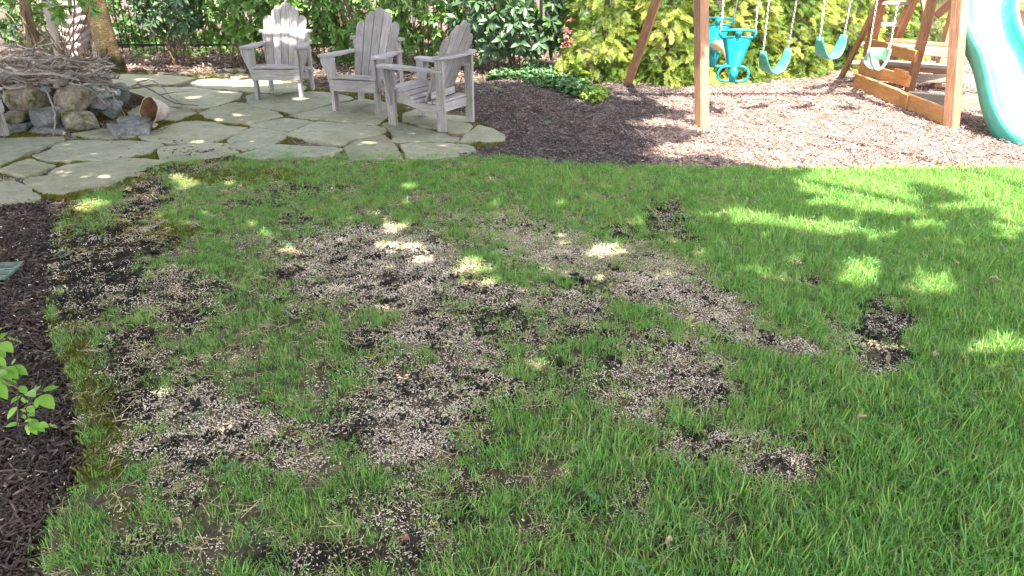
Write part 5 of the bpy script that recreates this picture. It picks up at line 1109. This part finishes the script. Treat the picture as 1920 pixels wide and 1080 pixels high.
scatter('clover', np.stack([x, y, hgt(x, y)+.008], 1), np.stack([np.zeros(n), np.zeros(n), R.uniform(0, 6.28, n)], 1), R.uniform(.35, .6, n), [rosette('clover_sprig', 50+s, .03, 'clover', 3) for s in range(3)], label='small broad leaved weeds and clover mixed into the lawn', cat='weeds')
hc = U(1078, 158); ho = thing('hosta', 'small bright hosta with broad pale leaves at the hedge corner', 'hosta', (hc.x, hc.y, 0)); rn = random.Random(3); V0, F0 = leaf_base(1, .62, .3, .35, 6); hm = mesh_np('leaf', V0, F0, True); hm.materials.append(M['hosta'])
for i in range(11):
    a_ = i*2.4; m = leaf_mats(Vector((.03*math.cos(a_), .03*math.sin(a_), .06+.02*i)), (math.cos(a_)*.8, math.sin(a_)*.8-.2, .7), 1, .17, rn, .1)[0]; link('leaf', hm, None, ho).matrix_basis = m
tubes('stalks', [([Vector((0, 0, 0)), Vector((.02, 0, .1)), Vector((.01, -.02, .28))], [.008, .006, .004])], M['hosta'], ho)
def weed(x, y, h, lab, k=5):
    p = U(x, y); t = thing('weed', lab, 'weed', (p.x, p.y, 0)); rn = random.Random(int(x)); V0, F0 = leaf_base(1, .42, .2, .2, 4); me = mesh_np('leaf', V0, F0, True); me.materials.append(M['pachy'])
    for m in leaf_mats(Vector((0, 0, h*.5)), (0, 0, 1), k, h*.8, rn, .1): link('leaf', me, None, t).matrix_basis = m
    tubes('stalk', [([Vector((0, 0, 0)), Vector((0, 0, h*.6))], [.004, .003])], M['pachy'], t, 5)
weed(934, 176, .11, 'upright green sprout in the mulch under the rhododendron', 4); weed(900, 178, .07, 'small green sprout in the mulch left of the upright one', 5); weed(952, 180, .06, 'tiny sprout right of the upright one in the mulch', 4); weed(1027, 236, .05, 'tiny weed alone on the dark mulch slope', 4); weed(962, 232, .05, 'tiny weed near the triangular flagstone', 4)
# pink azalea cluster
az = U(1063, 150); t = thing('azalea', 'sprig of fading pink azalea flowers between rhododendron and hedge', 'azalea', (az.x, az.y-.1, 0)); pink = m_leaf('azalea_petal', [(.35, .06, .10), (.50, .14, .18), (.45, .22, .16)], .6, .2, .3, tcol=(1, 1, 1)); V0, F0 = leaf_base(1, .6, .3, .3, 3); me = mesh_np('petal', V0, F0, True); me.materials.append(pink); rn = random.Random(9)
for i in range(9):
    c = Vector((rn.gauss(0, .05), rn.gauss(0, .03), .52+rn.gauss(0, .09)))
    for m in leaf_mats(c, (rn.gauss(0, .4), -.8, .4), 4, .055, rn, .1): link('petal', me, None, t).matrix_basis = m
tubes('stems', [(crooked(Vector((0, .1, 0)), Vector((0, 0, .52)), 5, .06, rn), [.008]*6), (crooked(Vector((.02, .1, 0)), Vector((.06, 0, .48)), 5, .06, rn), [.006]*6)], M['stem'], t)

# arborvitae hedge: each plant its own trunk and feathery crown
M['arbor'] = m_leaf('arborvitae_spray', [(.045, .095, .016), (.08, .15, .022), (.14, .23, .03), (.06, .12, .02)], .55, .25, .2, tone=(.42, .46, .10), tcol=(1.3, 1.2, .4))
def spray_mesh(seed):
    r = random.Random(seed); V = []; F = []
    def blade(a, d, L, wd_, nrm):
        d = d.normalized(); s = nrm.cross(d).normalized()*wd_/2; b0 = len(V); V.extend([tuple(a-s*.7), tuple(a+s*.7), tuple(a+d*L*.6+s), tuple(a+d*L), tuple(a+d*L*.6-s)]); F.append((b0, b0+1, b0+2, b0+4)); F.append((b0+4, b0+2, b0+3, b0+3)) if 0 else F.append((b0+4, b0+2, b0+3))
    nrm = Vector((0, 0, 1))
    L = .17; n = 8
    for i in range(n):
        t = i/n; p = Vector((t*L, 0, -.25*L*t*t)); d0 = Vector((1, 0, -.45*t))
        blade(p, d0, L/n*1.3, .0034, nrm)
        for s in (-1, 1):
            l2 = .075*(1-t)**.6*r.uniform(.7, 1.15); d = Vector((.75, s*.75, -.1-r.uniform(0, .35))); e = p
            blade(e, d, l2, .0034, nrm)
            for j in (.3, .6):
                q = e+d.normalized()*l2*j
                for s2 in (-1, 1): blade(q, Vector((d.x+(-s2*d.y*.6 if s2 else 0), d.y+s2*d.x*.7, d.z)), l2*.42, .0030, nrm)
    me = bpy.data.meshes.new('spray'); me.from_pydata(V, [], F); me.update(); return me
sprays = [proto('arborvitae_spray', spray_mesh(s), M['arbor']) for s in range(5)]
def arbor(x, y, h, rx, ry, n, label, rng):
    rr = np.random.default_rng(rng); t = thing('arborvitae', label, 'hedge', (x, y, 0), 0, 'arborvitae plants of the sunny hedge')
    th = rr.uniform(0, 2*math.pi, n); z = .03+rr.random(n)**1.1*h; nb = 40
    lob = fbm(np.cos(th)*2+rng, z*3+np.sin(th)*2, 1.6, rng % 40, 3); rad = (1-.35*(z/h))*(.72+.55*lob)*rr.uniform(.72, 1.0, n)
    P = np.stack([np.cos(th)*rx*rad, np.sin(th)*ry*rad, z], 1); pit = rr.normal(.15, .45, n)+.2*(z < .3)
    rot = np.stack([rr.normal(0, .55, n), pit, th+rr.normal(0, .5, n)], 1); tone = np.clip((lob-.42)*2.4+rr.normal(0, .15, n), 0, 1)  # tone yellows the outer lobes: highlights and dark gaps put into the colour
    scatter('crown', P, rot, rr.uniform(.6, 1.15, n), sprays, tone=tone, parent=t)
    tubes('trunk', [([Vector((0, 0, -.05)), Vector((.01, .02, h*.5)), Vector((0, 0, h*.95))], [.05, .035, .01])], M['bark'], t, 8)
    sp = []
    rn = random.Random(rng)
    for i in range(14): a = rn.uniform(0, 6.28); zz = rn.uniform(.1, h*.7); sp.append((crooked(Vector((0, 0, zz)), Vector((math.cos(a)*rx*.6, math.sin(a)*ry*.6, zz+.15)), 3, .06, rn), [.012, .01, .007, .004]))
    tubes('limbs', sp, M['stem'], t, 5)
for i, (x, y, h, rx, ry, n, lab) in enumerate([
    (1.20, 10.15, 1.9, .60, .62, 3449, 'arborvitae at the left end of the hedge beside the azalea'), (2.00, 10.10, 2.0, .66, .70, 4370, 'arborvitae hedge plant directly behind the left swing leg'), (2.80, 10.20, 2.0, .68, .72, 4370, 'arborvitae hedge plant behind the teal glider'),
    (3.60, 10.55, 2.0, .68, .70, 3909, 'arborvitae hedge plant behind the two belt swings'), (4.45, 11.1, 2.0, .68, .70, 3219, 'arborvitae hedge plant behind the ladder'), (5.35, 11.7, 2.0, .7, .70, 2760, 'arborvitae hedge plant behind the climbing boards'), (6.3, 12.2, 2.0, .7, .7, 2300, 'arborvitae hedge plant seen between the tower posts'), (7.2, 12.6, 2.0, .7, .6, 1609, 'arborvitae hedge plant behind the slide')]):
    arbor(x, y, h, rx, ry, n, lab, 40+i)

# foreground sprig at the left edge
M['bright'] = m_leaf('bright_new_leaf', [(.16, .34, .045), (.20, .40, .06), (.26, .46, .08)], .45, .35, .35)
fp = Vector((-2.05, 2.35, 0)); fs = thing('young_shrub', 'young shrub with bright green leaves leaning in at the left edge', 'shrub', fp); V0, F0 = leaf_base(1, .5, .22, .2, 7); lm = mesh_np('leaf', V0, F0, True); lm.materials.append(M['bright'])
def Lf(x0, y0, x1, y1, z=.30, dz=0.0, tw=0):
    """leaf from stalk pixel to tip pixel at height z"""
    a = U(x0, y0, z)-fp; a.z = z; b = U(x1, y1, z+dz)-fp; b.z = z+dz; x = (b-a); L = x.length; x.normalize(); y = Vector((tw, -.25, 1)).cross(x).normalized(); zz = x.cross(y); m = Matrix((x, y, zz)).transposed().to_4x4()@Matrix.Scale(L, 4); m.translation = a; link('leaf', lm, None, fs).matrix_basis = m
for q in [(80, 733, 109, 722, .30, .01), (75, 742, 97, 760, .30, 0), (72, 745, 66, 765, .30, -.02), (58, 738, 74, 722, .31, .02), (50, 738, 35, 721, .31, .02), (52, 735, 62, 738, .32, .02), (38, 742, 19, 754, .29, 0), (40, 745, 48, 756, .28, -.02), (45, 750, 58, 756, .28, -.02),
    (33, 762, 10, 784, .27, -.02), (34, 795, 8, 797, .25, 0), (52, 762, 62, 772, .28, .0), (48, 772, 38, 766, .28, .01), (50, 778, 65, 778, .27, .0), (48, 785, 41, 776, .27, .01), (55, 788, 72, 796, .26, 0), (52, 795, 47, 806, .25, -.01), (56, 797, 68, 812, .25, -.01), (54, 800, 52, 816, .25, -.02), (60, 795, 81, 805, .26, 0), (46, 790, 60, 786, .27, .01), (70, 795, 88, 797, .26, .01),
    (-6, 640, 12, 620, .36, .02), (0, 643, 21, 655, .35, 0), (-12, 650, 6, 664, .34, 0), (20, 688, 48, 697, .33, 0), (22, 684, 28, 672, .33, .02), (8, 690, 30, 704, .33, 0), (-5, 690, 14, 712, .32, 0), (4, 705, 20, 720, .31, -.01), (15, 715, 31, 716, .30, 0), (-10, 672, 8, 682, .34, 0), (-8, 720, 11, 744, .3, -.02), (-12, 715, 3, 732, .3, -.01), (-8, 700, 10, 697, .33, .02), (-15, 628, 2, 612, .37, .02)]:
    Lf(*q)
def stp(*p): return [U(x, y, z)-fp+Vector((0, 0, 0)) for x, y, z in p]
sp = [(stp((-160, 760, .12), (-60, 700, .25), (0, 708, .31), (30, 726, .305), (55, 742, .30), (78, 738, .30)), [.006, .005, .004, .003, .0025, .002]), (stp((33, 745, .29), (33, 770, .27), (32, 798, .25), (52, 796, .25), (72, 797, .26)), [.002]*5), (stp((-120, 700, .25), (-30, 660, .34), (0, 640, .35), (12, 634, .36)), [.004, .003, .002, .002]), (stp((-20, 690, .3), (10, 690, .33), (25, 687, .33)), [.003, .002, .0015]), (stp((55, 742, .30), (52, 770, .27), (56, 797, .25)), [.002]*3)]
tubes('stem', sp, M['stem'], fs, 6)
def catkin(x0, y0, x1, y1, z):
    a = U(x0, y0, z)-fp; b = U(x1, y1, z)-fp; V = []; F = []; n = 16; d = (b-a)
    sp = []
    for i in range(n):
        c = a+d*(i/n); ang = i*2.4; off = Vector((0, math.cos(ang), math.sin(ang)))*.0045; sp.append(([c, c+off+d.normalized()*.002], [.0032, .002]))
    tubes('flower_spike', sp, M['hosta'], fs, 5)
catkin(14, 632, 40, 641, .36); catkin(92, 796, 106, 800, .26)

# ---------------------------------------------------------------- far left background: trunks, fence, pale lapped boards
def trunk(px, py0, Y, r, label, lean=0.02, col='bark'):
    p = UY(px, py0, Y); t = thing('tree', label, 'tree', (p.x, Y, 0)); rn = random.Random(int(px)); n = 14; P = [Vector((lean*i+rn.gauss(0, .008), rn.gauss(0, .008), -.05+i*.32)) for i in range(n)]
    V, F = tube_arrays(P, [r*(1.25-.04*i) if i else r*1.6 for i in range(n)], 20)
    V = [v+Vector((v.x, v.y, 0)).normalized()*(.010*math.sin(v.z*3+math.atan2(v.y, v.x)*5)+.008*math.sin(math.atan2(v.y, v.x)*9+v.z)) for v in V]
    link('trunk', mesh('trunk', V, F, True), M[col], t); top = P[-1]; ms = []
    for i in range(120):
        c = top+Vector((rn.gauss(0, .8), rn.gauss(0, .5), rn.uniform(-.6, .8))); ms += leaf_mats(c, (rn.gauss(0, 1), rn.gauss(0, 1), .5), 4, 1, rn)
    merged('crown', leaf_base(.12, .05), ms, M['laurel'], t); return t
M['bark_moss'] = m_noise('mossy_peeling_bark', [(.04, .03, .014), (.095, .07, .035), (.21, .165, .09)], 6, bs=1, bd=.03)
trunk(203, 90, 10.6, .11, 'greenish brown flaking tree trunk between the shrubs and the pale boards', -.012, 'bark_moss'); trunk(62, 85, 11.0, .06, 'thin brown tree trunk behind the brush pile', .015); trunk(640, 60, 12.4, .05, 'slim trunk hidden behind the laurels', .0)
# pale siding: curved lapped strips
sb = UY(140, 60, 10.9); sb.x -= .18; sh = thing('lapped_boards', 'stack of bowed pale pink lapped boards leaning behind the tree trunk', 'boards', (sb.x, 10.9, 0)); pm = m_noise('pale_pink_paint', [(.42, .33, .33), (.58, .48, .48), (.70, .62, .61)], 6, .7, .2, .004)
for k in range(10):
    z0 = .10+k*.115; rows = []; hw = .16+.036*k if k < 6 else .37
    for i in range(11):
        u = -1+2*i/10; rows.append([Vector((.06+u*hw+.03*k, .16*u*u+.02*(1-v), z0+.10*u*u+.06*u+v*.10)) for v in (0, 1)])
    sheet('siding_board', rows, .012, pm, sh)
for s in (-.25, .3): board('post', (s, .22, 0), (s, .22, 1.5), .08, .08, M['greywood'], sh, up=(0, 1, 0))
fe = thing('iron_fence', 'black iron picket fence glimpsed through the laurels', 'fence', (-4.0, 12.3, 0)); pk = bm_mesh('picket', box_bm(.014, .014, 1.35, .002))
for i in range(64):
    o = link('picket', pk, M['iron'], fe); o.location = (-2.6+i*.11, 0, .70)
for z_ in (.15, 1.15): link('fence_rail', bm_mesh('fence_rail', box_bm(7.2, .035, .03, .003)), M['iron'], fe).location = (.9, 0, z_)
for x_ in (-2.65, -.25, 2.1, 4.45): link('fence_post', bm_mesh('fence_post', box_bm(.05, .05, 1.5, .004)), M['iron'], fe).location = (x_, 0, .72)
# neighbour's shrubbery beyond the fence
for i in range(8):
    shrub(['leafy bush beyond the fence at the far left corner', 'leafy bush beyond the fence behind the pale lapped boards', 'leafy bush beyond the fence right of the mossy trunk', 'leafy bush beyond the fence left of the first chair', 'leafy bush beyond the fence behind the first chair', 'leafy bush beyond the fence behind the middle chair', 'leafy bush beyond the fence behind the side-on chair', 'leafy bush beyond the fence behind the rhododendron'][i], (-8+i*1.45, 13.3+random.uniform(-.3, .3), .7), (.95, .5, .9), 330, .12, .45, 'laurel', 6, 'bushes beyond the fence', 0, 80+i, .05, name='background_bush')
